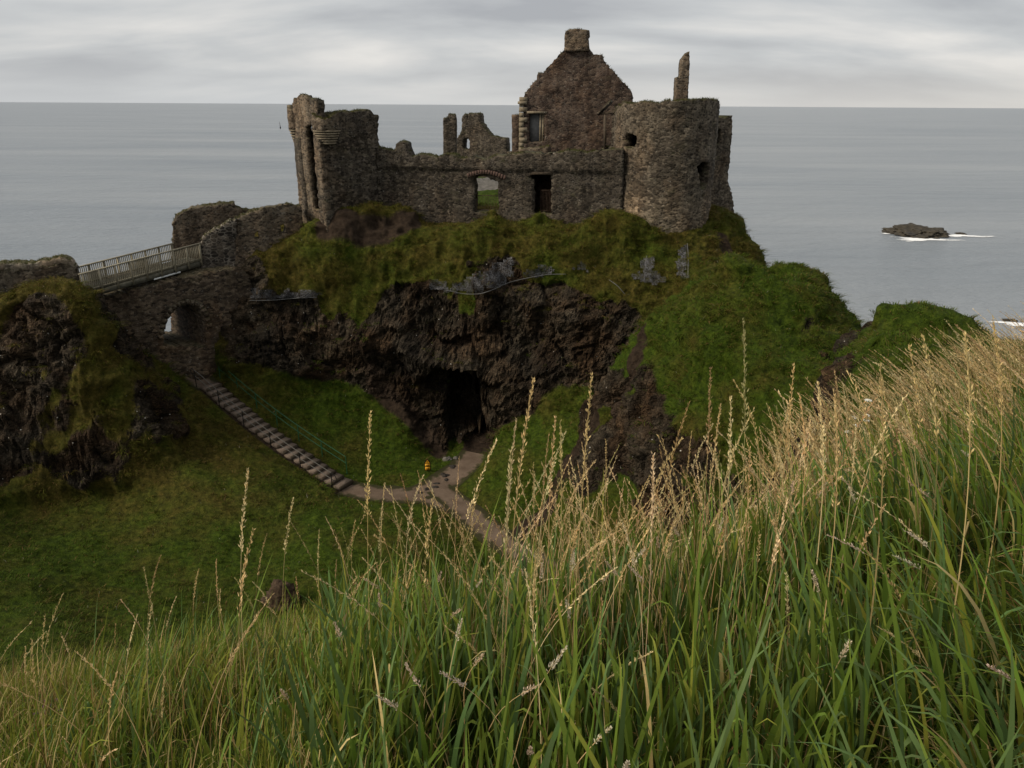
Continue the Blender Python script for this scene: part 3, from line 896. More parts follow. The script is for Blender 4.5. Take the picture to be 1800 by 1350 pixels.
def in_poly(S, Z, poly):
    r = np.zeros(S.shape, bool)
    n = len(poly)
    for i in range(n):
        (x1, y1), (x2, y2) = poly[i], poly[(i + 1) % n]
        c = ((y1 > Z) != (y2 > Z))
        with np.errstate(divide='ignore', invalid='ignore'):
            r ^= c & (S < (x2 - x1) * (Z - y1) / (y2 - y1 + 1e-12) + x1)
    return r


def rubble(name, mp, poly, thick, mat, parent=None, holes=(), cell=0.17, ragged=0.13, rough=0.05, off=None, skew=None, raw=False, seed=1, grow=True, base=None, wrap=False):
    """a wall of irregular stones filling an outline; real thickness, openings cut right through"""
    if not raw:
        poly = [mp.from_px(*p) for p in poly]
        holes = [[mp.from_px(*p) for p in h] for h in holes]
    a = np.array(poly)
    s0, s1, z0, z1 = a[:, 0].min() - cell, a[:, 0].max() + cell, a[:, 1].min() - cell, a[:, 1].max() + cell
    ns, nz = max(2, int((s1 - s0) / cell)), max(2, int((z1 - z0) / (cell * 0.8)))
    gs, gz = np.linspace(s0, s1, ns + 1), np.linspace(z0, z1, nz + 1)
    if wrap:
        gs = np.linspace(s0 + cell, s1 - cell, ns + 1)
    S, Z = np.meshgrid(gs, gz)
    cs, cz = (S[:-1, :-1] + S[1:, 1:]) / 2, (Z[:-1, :-1] + Z[1:, 1:]) / 2
    q = np.stack([cs.ravel(), cz.ravel(), np.full(cs.size, seed * 3.7)], 1)
    jx = (fbm(q, 0.5, 2, seed) - 0.5).reshape(cs.shape) * 2 * ragged
    jz = (fbm(q + 40, 0.5, 2, seed + 5) - 0.5).reshape(cs.shape) * 2 * ragged
    inside = in_poly(cs + jx, cz + jz, poly)
    for h in holes:
        inside &= ~in_poly(cs + jx * 0.7, cz + jz * 0.7, h)
    h1, h2 = RNG.uniform(-1, 1, S.shape), RNG.uniform(-1, 1, S.shape)
    d1 = RNG.normal(0, 1, S.shape)
    Sj, Zj = S + h1 * cell * 0.27, Z + h2 * cell * 0.2
    if wrap:
        Sj[:, -1] = Sj[:, 0] + (gs[-1] - gs[0])
        d1[:, -1] = d1[:, 0]
        Zj[:, -1] = Zj[:, 0]
    qv = np.stack([S.ravel(), Z.ravel(), np.full(S.size, seed * 1.3)], 1)
    D = (fbm(qv, 1.1, 3, seed + 9).reshape(S.shape) - 0.5) * rough * 5 + d1 * rough * 0.55
    if wrap:
        D[:, -1] = D[:, 0]
    if off is not None:
        D = D + off(S, Z)
    # the rim of the wall follows its outline, with a stone's raggedness, instead of the grid's steps
    pi = np.pad(inside, 1)
    cnt = pi[:-1, :-1].astype(int) + pi[1:, :-1] + pi[:-1, 1:] + pi[1:, 1:]
    rim = (cnt > 0) & (cnt < 4)
    if wrap:
        rim[:, 0] = rim[:, -1] = False
    ri, rj = np.nonzero(rim)
    if len(ri):
        sp_, zp_ = S[ri, rj], Z[ri, rj]
        bd = np.full(len(ri), 1e9); bs = sp_.copy(); bz = zp_.copy()
        for pl in [poly] + list(holes):
            for (x1, y1), (x2, y2) in zip(pl, list(pl[1:]) + [pl[0]]):
                dx_, dy_ = x2 - x1, y2 - y1
                tt = np.clip(((sp_ - x1) * dx_ + (zp_ - y1) * dy_) / (dx_ * dx_ + dy_ * dy_ + 1e-9), 0, 1)
                qx, qz = x1 + tt * dx_, y1 + tt * dy_
                dd = np.hypot(qx - sp_, qz - zp_)
                mm = dd < bd
                bd[mm] = dd[mm]; bs[mm] = qx[mm]; bz[mm] = qz[mm]
        near = bd < cell * 1.3
        k1, k2 = RNG.normal(0, ragged * 0.22, len(ri)), RNG.normal(0, ragged * 0.3, len(ri))
        Sj[ri[near], rj[near]] = (bs + k1)[near]
        Zj[ri[near], rj[near]] = (bz + k2)[near]
    Fv = mp.at(Sj, Zj, D)
    if skew is None:
        Bv = mp.at(Sj, Zj, np.full(S.shape, -thick) + d1 * rough * 0.5)
    else:
        Bv = Fv + np.array(skew)
    nv = S.size
    V = np.concatenate([Fv.reshape(-1, 3), Bv.reshape(-1, 3)])
    idx = np.arange(nv).reshape(S.shape)
    Qs = []
    ii, jj = np.nonzero(inside)
    A_, B_, C_, D_ = idx[ii, jj], idx[ii, jj + 1], idx[ii + 1, jj + 1], idx[ii + 1, jj]
    Qs.append(np.stack([A_, B_, C_, D_], 1))
    Qs.append(np.stack([A_, D_, C_, B_], 1) + nv)
    pad = np.pad(inside, 1)
    if wrap:
        pad[1:-1, 0] = inside[:, -1]
        pad[1:-1, -1] = inside[:, 0]
    for (di, dj, e0, e1) in ((-1, 0, (0, 0), (0, 1)), (1, 0, (1, 1), (1, 0)), (0, -1, (1, 0), (0, 0)), (0, 1, (0, 1), (1, 1))):
        m = inside & ~pad[1 + di:1 + di + inside.shape[0], 1 + dj:1 + dj + inside.shape[1]]
        a_, b_ = np.nonzero(m)
        v0, v1 = idx[a_ + e0[0], b_ + e0[1]], idx[a_ + e1[0], b_ + e1[1]]
        Qs.append(np.stack([v1, v0, v0 + nv, v1 + nv], 1))
        if di == 1 and grow:
            # a top is open to the sky when nothing of this wall stands over it
            for r_, c_ in zip(a_, b_):
                if not inside[r_ + 1:, c_].any():
                    TOPS.append((V[idx[r_ + 1, c_]], V[idx[r_ + 1, c_ + 1]], V[idx[r_ + 1, c_] + nv]))
    Q = np.concatenate(Qs)
    used, inv = np.unique(Q, return_inverse=True)
    me = mesh_np(name, V[used], inv.reshape(Q.shape))
    return put(name, me, mat, parent, base)


# the castle ------------------------------------------------------------
def make_castle():
    # --- curtain wall
    a, b = W(664, 400, 50.4), W(1092, 400, 47.9)
    mp = PlaneMap(a, b)
    t = thing('curtain_wall', 'long rubble curtain wall with two openings between gatehouse and round tower', 'castle wall', (a + b) / 2 * np.array([1, 1, 0]) + np.array([0, 0, 27]))
    lz0, lz1 = mp.from_px(665, 294), mp.from_px(1090, 304)

    def off(S, Z):
        zl = lz0[1] + (lz1[1] - lz0[1]) * (S - lz0[0]) / (lz1[0] - lz0[0])
        return np.where(Z > zl, 0.0, -0.16)
    top = [(662, 258), (676, 264), (693, 263), (697, 251), (713, 249), (717, 262), (724, 278), (733, 272), (750, 270), (766, 277), (782, 271), (800, 272), (815, 281), (832, 274), (852, 281), (872, 273), (900, 271), (925, 266), (960, 270), (1000, 265), (1040, 268), (1062, 263), (1097, 262)]
    win = [(833, 372), (835, 330), (831, 316), (838, 310), (848, 308), (858, 311), (862, 316), (874, 318), (876, 372)]
    door = [(938, 376), (938, 316), (930, 314), (931, 305), (966, 305), (969, 318), (968, 376)]
    small = [[(x_ - 2, y_ - 2), (x_ + 2, y_ - 2), (x_ + 2, y_ + 3), (x_ - 2, y_ + 3)] for x_, y_ in ((695, 291), (663, 325), (668, 335))]
    rubble('wall', mp, top + [(1092, 470), (662, 470)], 1.1, M['rubble_dark'], t, [win, door] + small, off=off, seed=3)
    # red brick arch over the window
    m = MB()
    for k in range(15):
        f = k / 14
        px_ = 824 + 62 * f
        py_ = 309 - 8 * math.sin(math.pi * f) + 4 * f
        s_, z_ = mp.from_px(px_, py_)
        ang = (f - 0.5) * 1.0
        p0 = mp.at(np.array(s_ - math.sin(-ang) * 0), np.array(z_ - 0.1), np.array(-0.05))
        p1 = mp.at(np.array(s_ + math.sin(ang) * 0.12), np.array(z_ + 0.16), np.array(-0.05))
        m.bar(p0, p1, 0.15, 0.22, up=(0, 1, 0), jit=0.012)
    m.build('brick_arch', M['brickred'], t)
    # made-up roofed box behind the doorway, added to keep daylight out of it
    m = MB()
    sa, zb = mp.from_px(930, 378); sb, zt = mp.from_px(973, 302)
    at = lambda s_, z_, d_: mp.at(np.array(s_), np.array(z_), np.array(-d_))
    zm = (zb + zt) / 2 - 0.5
    m.bar(at((sa + sb) / 2, zt + 0.3, 1.0), at((sa + sb) / 2, zt + 0.3, 4.2), sb - sa + 1.0, 0.5)
    for s_ in (sa - 0.25, sb + 0.25):
        m.bar(at(s_, zm, 1.0), at(s_, zm, 4.2), 0.4, zt - zb + 1.2)
    m.build('added_shade_box', M['brick'], t)
    m = MB(); m.bar(at(sa - 0.4, zm, 4.4), at(sb + 0.4, zm, 4.4), 0.4, zt - zb + 1.6); m.build('added_shade_box_end', M['brick'], t)
    # lintel over the doorway
    m = MB()
    s0, z0 = mp.from_px(930, 305); s1, _ = mp.from_px(972, 305)
    m.bar(mp.at(np.array(s0), np.array(z0 + 0.02), np.array(-0.35)), mp.at(np.array(s1), np.array(z0 + 0.02), np.array(-0.35)), 0.5, 0.16, jit=0.02)
    m.build('lintel', M['riser'], t)

    def grille(px0, px1, pyt, pyb, depth, lab, mat, nb):
        s0, zt = mp.from_px(px0, pyt); s1, zb = mp.from_px(px1, pyb)
        at = lambda s_, z_: mp.at(np.array(s_), np.array(z_), np.array(-depth))
        g = thing('iron_railing', lab, 'railing', at((s0 + s1) / 2, zb))
        m = MB()
        for k in range(nb):
            s_ = s0 + (s1 - s0) * k / (nb - 1)
            m.tube([at(s_, zb), at(s_, zt + 0.06)], 0.013, 5)
        m.build('bars', mat, g)
        for z_ in (zt, zb + 0.12):
            m = MB(); m.bar(at(s0, z_), at(s1, z_), 0.035, 0.035); m.build('rail', mat, g)
    grille(834, 873, 345, 374, 0.55, 'thin iron railing across the open arched window of the wall', M['rust_iron'], 15)
    grille(949, 966, 336, 376, 0.6, 'narrow iron gate railing low in the dark doorway', M['rust_iron'], 8)

    # --- gatehouse
    Nc, Fc, Rc_ = W(577, 420, 48.2), W(531, 400, 50.8), W(668, 400, 50.6)
    Bc = Fc + (Rc_ - Nc)
    t = thing('gatehouse', 'tall roofless gatehouse with corner corbels and a dark gash down its front', 'gatehouse', ((Nc + Bc) / 2) * np.array([1, 1, 0]) + np.array([0, 0, 27]))
    m1 = PlaneMap(Fc, Nc)
    face1 = [(514, 182), (518, 172), (523, 172), (523, 168), (538, 168), (540, 176), (543, 186), (546, 184), (547, 177), (600, 176), (600, 440), (500, 440), (510, 240)]
    slot = [(537, 222), (547, 218), (551, 232), (553, 258), (556, 300), (562, 340), (568, 366), (551, 369), (547, 330), (544, 300), (541, 262), (537, 240)]
    clip = lambda mp_, pl, lo, hi: [(min(max(q_[0], lo), hi), q_[1]) for q_ in (mp_.from_px(*p_) for p_ in pl)]
    rubble('front_wall', m1, clip(m1, face1, 0, m1.L), 0.4, M['rubble_brown'], t, [[m1.from_px(*p_) for p_ in slot]], raw=True, cell=0.16, rough=0.04, seed=5)
    m2 = PlaneMap(Nc, Rc_)
    face2 = [(545, 178), (553, 174), (561, 173), (570, 180), (572, 200), (578, 204), (584, 198), (600, 196), (614, 195), (622, 197), (634, 194), (648, 193), (654, 199), (665, 204), (665, 235), (667, 252), (671, 262), (674, 300), (674, 460), (545, 460)]
    rubble('side_wall', m2, clip(m2, face2, 0, 99), 1.0, M['rubble_dark'], t, [[m2.from_px(*p_) for p_ in ((646, 286), (650, 286), (650, 292), (646, 292))]], raw=True, cell=0.16, rough=0.07, seed=6)
    m3 = PlaneMap(Rc_, Bc); m4 = PlaneMap(Bc, Fc)
    for m_, nm, zt in ((m3, 'rear_wall', 32.2), (m4, 'far_wall', 33.0)):
        rubble(nm, m_, [(0, 25), (m_.L, 25), (m_.L, zt), (m_.L * 0.6, zt + 0.5), (0, zt - 0.4)], -1.0, M['rubble_dark'], t, raw=True, cell=0.3, seed=8, grow=False)

    m = MB()
    vz = W(550, 214, 50)[2]
    cs_ = [Fc[:2], Nc[:2], Rc_[:2], Bc[:2]]
    mid = sum(cs_) / 4
    V = [[*(mid + (c_ - mid) * 0.9), z_] for z_ in (vz, vz + 0.4) for c_ in cs_]
    m.add(V, [[0, 1, 2, 3], [7, 6, 5, 4], [0, 4, 5, 1], [1, 5, 6, 2], [2, 6, 7, 3], [3, 7, 4, 0]])
    m.build('added_shade_slab', M['rubble_dark'], t)  # unseen slab added over the gash to keep sky light out

    def turret(c, r, zc0, zc1, ztop, nm, nrings):
        # corbel courses growing outwards, then the stump of the round turret they carried
        for k in range(nrings):
            f = k / (nrings - 1)
            z_ = zc0 + (zc1 - zc0) * k / nrings
            hh = (zc1 - zc0) / nrings * 0.68
            rr = r * (0.62 + 0.38 * f)
            m = MB(); m.lathe(c, [(0.05, z_), (rr - 0.03, z_), (rr, z_ + 0.04), (rr, z_ + hh - 0.02), (rr - 0.03, z_ + hh), (0.05, z_ + hh)], 28)
            mm = m.mesh('corbel_course')
            put('corbel_course', mm, M['sandstone'], t)
        m = MB(); m.lathe(c, [(r * 0.55, zc0 - 0.02), (r * 0.88, zc1)], 24); m.build('corbel_core', M['rubble_dark'], t)
        cm = CylMap(c, r * 0.97)
        P_ = 2 * math.pi * cm.r
        rubble(nm, cm, [(-P_ / 2, zc1 - 0.02), (P_ / 2, zc1 - 0.02), (P_ / 2, ztop), (P_ / 4, ztop + 0.3), (0, ztop - 0.1), (-P_ / 4, ztop + 0.25), (-P_ / 2, ztop)], 0.35, M['rubble_brown'], t, raw=True, cell=0.15, rough=0.03, seed=12, wrap=True)
    zc = lambda px, py, Y: W(px, py, Y)[2]
    cN = Nc[:2] + np.array([0.35, 0.5])
    turret(cN, 0.86, zc(577, 254, 48), zc(577, 228, 48), zc(577, 206, 48), 'corner_turret', 6)
    cF = Fc[:2] + np.array([0.2, 0.25])
    turret(cF, 0.5, zc(515, 250, 51), zc(515, 226, 51), zc(515, 192, 51), 'corner_turret', 5)

    # --- round tower
    c = W(1173, 180, 50.0)
    R_ = 3.26
    cm = CylMap(c, R_)
    t = thing('round_tower', 'big round corner tower with grassy rim and broken dark openings', 'tower', (c[0], c[1], 26))
    P_ = 2 * math.pi * R_
    top = [(1092, 186), (1098, 180), (1110, 182), (1135, 178), (1160, 181), (1172, 176), (1190, 178), (1205, 177), (1225, 175), (1245, 174), (1262, 176)]
    ft = [cm.from_px(*p) for p in top]
    ft = sorted(ft)
    poly = [(-P_ / 2, 23.5), (P_ / 2, 23.5), (P_ / 2, 34.2), (P_ / 3.2, 34.6)] + [(s_, z_) for s_, z_ in reversed(ft)] + [(-P_ / 3.2, 34.3), (-P_ / 2, 34.2)]
    hs = [[(1096, 238), (1101, 233), (1112, 234), (1119, 240), (1120, 252), (1112, 260), (1098, 259), (1095, 248)],
          [(1224, 293), (1233, 284), (1249, 285), (1248, 298), (1245, 322), (1237, 335), (1229, 330), (1228, 308)],
          [(1240, 388), (1250, 387), (1252, 402), (1244, 405)]]
    hs += [[(x_ - 2, y_ - 3), (x_ + 2, y_ - 3), (x_ + 2, y_ + 2), (x_ - 2, y_ + 2)] for x_, y_ in ((1121, 224), (1147, 226), (1184, 224), (1208, 223), (1231, 225), (1225, 265), (1216, 344), (1235, 345), (1146, 268))]
    hs = [[cm.from_px(*p) for p in h] for h in hs]
    rubble('wall', cm, poly, 0.7, M['rubble_tower'], t, hs, raw=True, cell=0.165, rough=0.045, seed=15, wrap=True)
    m = MB(); m.lathe((c[0], c[1]), [(0.01, 29.0), (R_ - 0.75, 29.0)], 24); m.build('floor_fill', M['riser'], t)
    m = MB(); m.lathe((c[0], c[1]), [(0.01, 34.0), (R_ - 0.75, 34.0), (R_ - 0.75, 34.2), (0.01, 34.2)], 24); m.build('added_shade_slab', M['rubble_dark'], t)  # unseen disc added below the rim so the openings stay dark

    # --- wall beyond the round tower
    a, b = W(1240, 400, 53.2), W(1290, 400, 54.4)
    mp = PlaneMap(a, b)
    t = thing('tower_stub', 'plain battered wall end with one slit window behind the round tower', 'castle wall', (b[0] - 1, b[1] + 1, 26))
    rubble('wall', mp, [(1236, 205), (1262, 206), (1276, 207), (1279, 204), (1287, 203), (1286, 230), (1283, 270), (1281, 318), (1287, 345), (1293, 384), (1296, 440), (1236, 440)], 3.4, M['rubble'], t, [[(1258, 228), (1267, 227), (1266, 252), (1257, 253)]], seed=17)

    # --- great house gable
    a, b = W(918, 270, 58.5), W(1116, 270, 57.5)
    mp = PlaneMap(a, b)
    t = thing('gabled_house', 'tall steep stone gable with a broad chimney standing behind the curtain wall', 'ruined house', (a + b) / 2 * np.array([1, 1, 0]) + np.array([0, 0, 27]))
    gab = [(920, 182), (922, 164), (943, 140), (944, 130), (949, 128), (952, 130), (972, 108), (991, 87), (1036, 86), (1044, 95), (1059, 97), (1062, 108), (1080, 127), (1098, 147), (1110, 160), (1112, 172), (1112, 430), (920, 430)]
    rubble('gable_wall', mp, gab, 1.0, M['brick'], t, [[(930, 199), (957, 199), (957, 249), (930, 250)]], cell=0.2, ragged=0.1, seed=20)
    rubble('chimney', mp, [(992, 90), (993, 57), (1001, 52), (1015, 51), (1036, 54), (1036, 62), (1034, 64), (1036, 90)], 1.6, M['rubble_brown'], t, cell=0.17, ragged=0.05, seed=21, off=lambda S, Z: 0.3 + 0 * S)
    # pale dressed corner stones, long and short by turns
    m = MB()
    s0, zb = mp.from_px(912, 275); s1, zt = mp.from_px(922, 178)
    z_ = zb - 1.5; k = 0
    while z_ < zt:
        hh = 0.36
        ln = 0.62 if k % 2 else 0.36
        m.bar(mp.at(np.array(s0), np.array(z_ + hh / 2), np.array(-0.2)), mp.at(np.array(s0 + ln), np.array(z_ + hh / 2), np.array(-0.2)), 0.62, hh - 0.03, jit=0.02)
        z_ += hh; k += 1
    m.build('quoins', M['sandstone'], t)
    m = MB(); sa, za = mp.from_px(911, 181); sb, _ = mp.from_px(926, 181)
    m.bar(mp.at(np.array(sa), np.array(za), np.array(-0.2)), mp.at(np.array(sb), np.array(za), np.array(-0.2)), 0.9, 0.2, jit=0.03); m.build('cornice_stone', M['sandstone'], t)
    # window: blocked back, stone mullion
    w = MB()
    s0, z0 = mp.from_px(930, 250); s1, z1 = mp.from_px(957, 199)
    for s_ in (s0 + 0.5 * (s1 - s0) + 0.26, s1 - 0.1):
        w.bar(mp.at(np.array(s_), np.array(z0), np.array(-0.3)), mp.at(np.array(s_), np.array(z1), np.array(-0.3)), 0.16, 0.2, up=(0, 1, 0), jit=0.01)
    w.bar(mp.at(np.array(s0 - 0.2), np.array(z1 + 0.05), np.array(-0.15)), mp.at(np.array(s1 + 0.2), np.array(z1 + 0.05), np.array(-0.15)), 0.5, 0.16, jit=0.01)
    win_ = w.build('window', M['sandstone'], t)
    m = MB(); m.bar(mp.at(np.array(s0 - 0.1), np.array((z0 + z1) / 2), np.array(-0.8)), mp.at(np.array(s1 + 0.1), np.array((z0 + z1) / 2), np.array(-0.8)), 0.2, (z1 - z0) * 1.05); m.build('blocking', M['slate'], win_)
    # long wall running back from the gable's left corner
    c0 = mp.at(np.array(0.0), np.array(0.0), np.array(-0.9))[:2]
    ml = PlaneMap(c0, c0 + np.array([0.3, 9.0]))
    rubble('long_wall', ml, [(0, 26), (9, 26), (9, 29), (6, 30.5), (3, 33), (0, 34.5)], 0.9, M['brick'], t, raw=True, cell=0.25, seed=23)
    # coping of stone at the foot of the gable, seen over the curtain wall
    mq = PlaneMap(W(914, 262, 55.5), W(1000, 262, 55.0))
    rubble('plinth', mq, [(914, 262), (940, 259), (966, 258), (968, 300), (914, 300)], 1.2, M['rubble_brown'], t, seed=25, cell=0.18)

    # --- broken lean-to between gable and tower
    a, b = W(1052, 260, 52.5), W(1096, 260, 52.0)
    mp = PlaneMap(a, b)
    t = thing('doorway_fragment', 'broken stone doorway with a slanted slab leaning between gable and round tower', 'ruined doorway', (a + b) / 2 * np.array([1, 1, 0]) + np.array([0, 0, 29]))
    rubble('wall', mp, [(1076, 196), (1086, 186), (1098, 180), (1100, 320), (1056, 320), (1058, 262), (1074, 256)], 0.7, M['rubble_dark'], t, seed=27, cell=0.14)
    m = MB()
    p0, p1 = mp.from_px(1063, 262), mp.from_px(1063, 202)
    m.bar(mp.at(np.array(p0[0]), np.array(p0[1]), np.array(0)), mp.at(np.array(p1[0]), np.array(p1[1]), np.array(0)), 0.16, 0.3, up=(0, 1, 0), jit=0.02)
    m.build('post', M['riser'], t)
    m = MB()
    p0, p1 = mp.from_px(1051, 201), mp.from_px(1074, 178)
    m.bar(mp.at(np.array(p0[0]), np.array(p0[1]), np.array(-0.2)), mp.at(np.array(p1[0]), np.array(p1[1]), np.array(-0.2)), 0.9, 0.13)
    m.build('slab', M['rubble_dark'], t)
    m = MB()
    p0, p1 = mp.from_px(1053, 200), mp.from_px(1080, 198)
    m.bar(mp.at(np.array(p0[0]), np.array(p0[1]), np.array(-0.15)), mp.at(np.array(p1[0]), np.array(p1[1]), np.array(-0.15)), 0.5, 0.14)
    m.build('lintel', M['rubble_brown'], t)

    # --- lone spur of masonry over the tower
    mp = PlaneMap(W(1180, 180, 55.5), W(1220, 180, 55.5))
    t = thing('masonry_spur', 'lone tapering spike of masonry rising over the round tower', 'wall fragment', tuple(mp.at(np.array(mp.L / 2), np.array(30.0), np.array(-0.5))))
    rubble('wall', mp, [(1186, 260), (1187, 178), (1189, 137), (1196, 134), (1197, 112), (1199, 103), (1206, 95), (1212, 88), (1212, 120), (1209, 182), (1208, 260)], 0.8, M['rubble_brown'], t, cell=0.13, ragged=0.05, seed=29, rough=0.03, grow=False)

    # --- far ruins
    mp = PlaneMap(W(775, 270, 72), W(806, 270, 72))
    t = thing('ruined_pillar', 'square stone chimney stump standing alone beside the far ragged gable', 'wall fragment', tuple(mp.at(np.array(mp.L / 2), np.array(27.3), np.array(-0.6))))
    rubble('wall', mp, [(779, 400), (779, 207), (786, 206), (788, 200), (800, 201), (802, 210), (802, 400)], 1.1, M['rubble_dark'], t, cell=0.18, ragged=0.05, seed=31)
    mp = PlaneMap(W(803, 270, 79), W(892, 270, 77))
    t = thing('ragged_gable', 'far ragged gable with two chimney stubs seen over the curtain wall', 'ruined house', tuple(mp.at(np.array(mp.L / 2), np.array(27.3), np.array(-0.5))))
    rubble('wall', mp, [(802, 245), (808, 236), (812, 226), (812, 207), (817, 200), (821, 203), (822, 211), (824, 199), (829, 200), (843, 198), (844, 214), (852, 226), (862, 238), (875, 241), (890, 243), (891, 400), (802, 400)], 1.0, M['rubble_dark'], t, [[(814, 262), (814, 246), (819, 241), (825, 246), (826, 262)]], cell=0.18, ragged=0.08, seed=33)
    mp = PlaneMap(W(900, 270, 70), W(916, 270, 70))
    t = thing('wall_stub', 'small broken wall stub close to the left foot of the tall gable', 'wall fragment', tuple(mp.at(np.array(mp.L / 2), np.array(27.3), np.array(-0.5))))
    rubble('wall', mp, [(890, 400), (891, 268), (902, 266), (904, 246), (912, 245), (914, 400)], 0.8, M['rubble_brown'], t, cell=0.2, seed=35)
    # low slate-grey block in the courtyard, seen through the window
    t = thing('courtyard_wall', 'low grey stone block in the courtyard seen through the arched window', 'stone wall', W(845, 334, 70))
    mp = PlaneMap(W(826, 334, 72), W(857, 334, 70))
    rubble('wall', mp, [(826, 340), (827, 316), (856, 318), (857, 340)], 1.5, M['slate'], t, cell=0.3, rough=0.02, ragged=0.02, seed=37, grow=False)

    # --- walls flanking the approach
    mp = PlaneMap(W(300, 420, 50.2), W(470, 400, 52.6))
    t = thing('outer_approach_wall', 'thick ruined approach wall beyond the footbridge, standing against the sea', 'castle wall', tuple(mp.at(np.array(2.0), np.array(25.0), np.array(-0.5))))
    rubble('wall', mp, [(303, 450), (303, 394), (309, 380), (325, 371), (345, 364), (372, 361), (392, 359), (412, 357), (416, 366), (440, 371), (470, 368), (470, 470), (303, 470)], 1.4, M['rubble_brown'], t, cell=0.16, seed=41)
    mp = PlaneMap(W(352, 470, 46.7), W(532, 420, 49.2))
    t = thing('inner_approach_wall', 'sloping approach wall with pale mortared facing at the castle end of the footbridge', 'castle wall', tuple(mp.at(np.array(3.0), np.array(25.0), np.array(-0.5))))
    rubble('wall', mp, [(414, 470), (416, 384), (440, 374), (468, 366), (490, 362), (505, 358), (516, 361), (530, 362), (532, 398), (520, 440), (500, 480), (460, 500), (416, 500)], 0.9, M['rubble_brown'], t, [[(447, 409), (455, 406), (456, 418), (448, 420)], [(492, 397), (501, 392), (502, 400), (498, 412), (494, 410)]], cell=0.16, seed=43)
    rubble('mortared_end', mp, [(352, 474), (353, 428), (358, 416), (372, 408), (386, 399), (402, 391), (416, 384), (417, 476), (380, 478)], 1.0, M['facing'], t, cell=0.16, rough=0.03, seed=45, off=lambda S, Z: 0.02 + 0 * S)
    mp = PlaneMap(W(-190, 500, 37.4), W(137, 500, 40.6))
    t = thing('parapet_wall', 'mainland parapet wall with pale turf-topped capping at the near end of the footbridge', 'parapet', tuple(mp.at(np.array(mp.L / 2), np.array(25.0), np.array(-0.4))))
    rubble('wall', mp, [(-190, 560), (-190, 492), (0, 474), (60, 470), (112, 463), (130, 468), (137, 482), (140, 560)], 0.9, M['rubble'], t, cell=0.17, seed=47, grow=False)
    rubble('capping', mp, [(-190, 494), (-190, 480), (0, 464), (60, 461), (110, 453), (124, 456), (131, 466), (136, 478), (128, 470), (112, 466), (60, 474), (0, 478)], 1.0, M['capping'], t, cell=0.15, rough=0.07, seed=48, off=lambda S, Z: 0.05 + 0 * S)

    # --- arch that carries the footbridge
    mp = PlaneMap(W(150, 540, 41.6), W(450, 520, 47.0))
    t = thing('stone_arch', 'rubble arch under the footbridge with the sea showing through one side', 'arch', tuple(mp.at(np.array(4.0), np.array(20.0), np.array(-1.0))))
    arch = [(287, 608), (287, 590), (291, 572), (300, 552), (313, 539), (330, 534), (347, 538), (358, 552), (363, 572), (364, 610)]
    rubble('wall', mp, [(150, 528), (200, 519), (250, 505), (300, 494), (357, 481), (425, 470), (438, 486), (446, 520), (450, 700), (150, 700)], 3.0, M['rubble_arch'], t, [arch], cell=0.15, seed=50, skew=(-3.75, 3.3, 0), rough=0.06, grow=False)
    m = MB()
    for k in range(17):
        f = k / 16
        i = f * (len(arch) - 3) + 1
        i0 = int(min(i, len(arch) - 3)); g = i - i0
        qx = arch[i0][0] * (1 - g) + arch[i0 + 1][0] * g; qy = arch[i0][1] * (1 - g) + arch[i0 + 1][1] * g
        s_, z_ = mp.from_px(qx, qy)
        sc, zc_ = mp.from_px(325, 575)
        v = np.array([s_ - sc, z_ - zc_]); v /= np.linalg.norm(v)
        p0 = mp.at(np.array(s_), np.array(z_), np.array(0.03)); p1 = mp.at(np.array(s_ + v[0] * 0.3), np.array(z_ + v[1] * 0.3), np.array(0.03))
        m.bar(p0, p1, 0.3, 0.14, up=(0, 1, 0), jit=0.03)
    m.build('voussoirs', M['rubble_brown'], t)


M['brickred'] = plain('weathered_red_brick', (0.06, 0.038, 0.03), (0.12, 0.075, 0.058), 8)
make_castle()


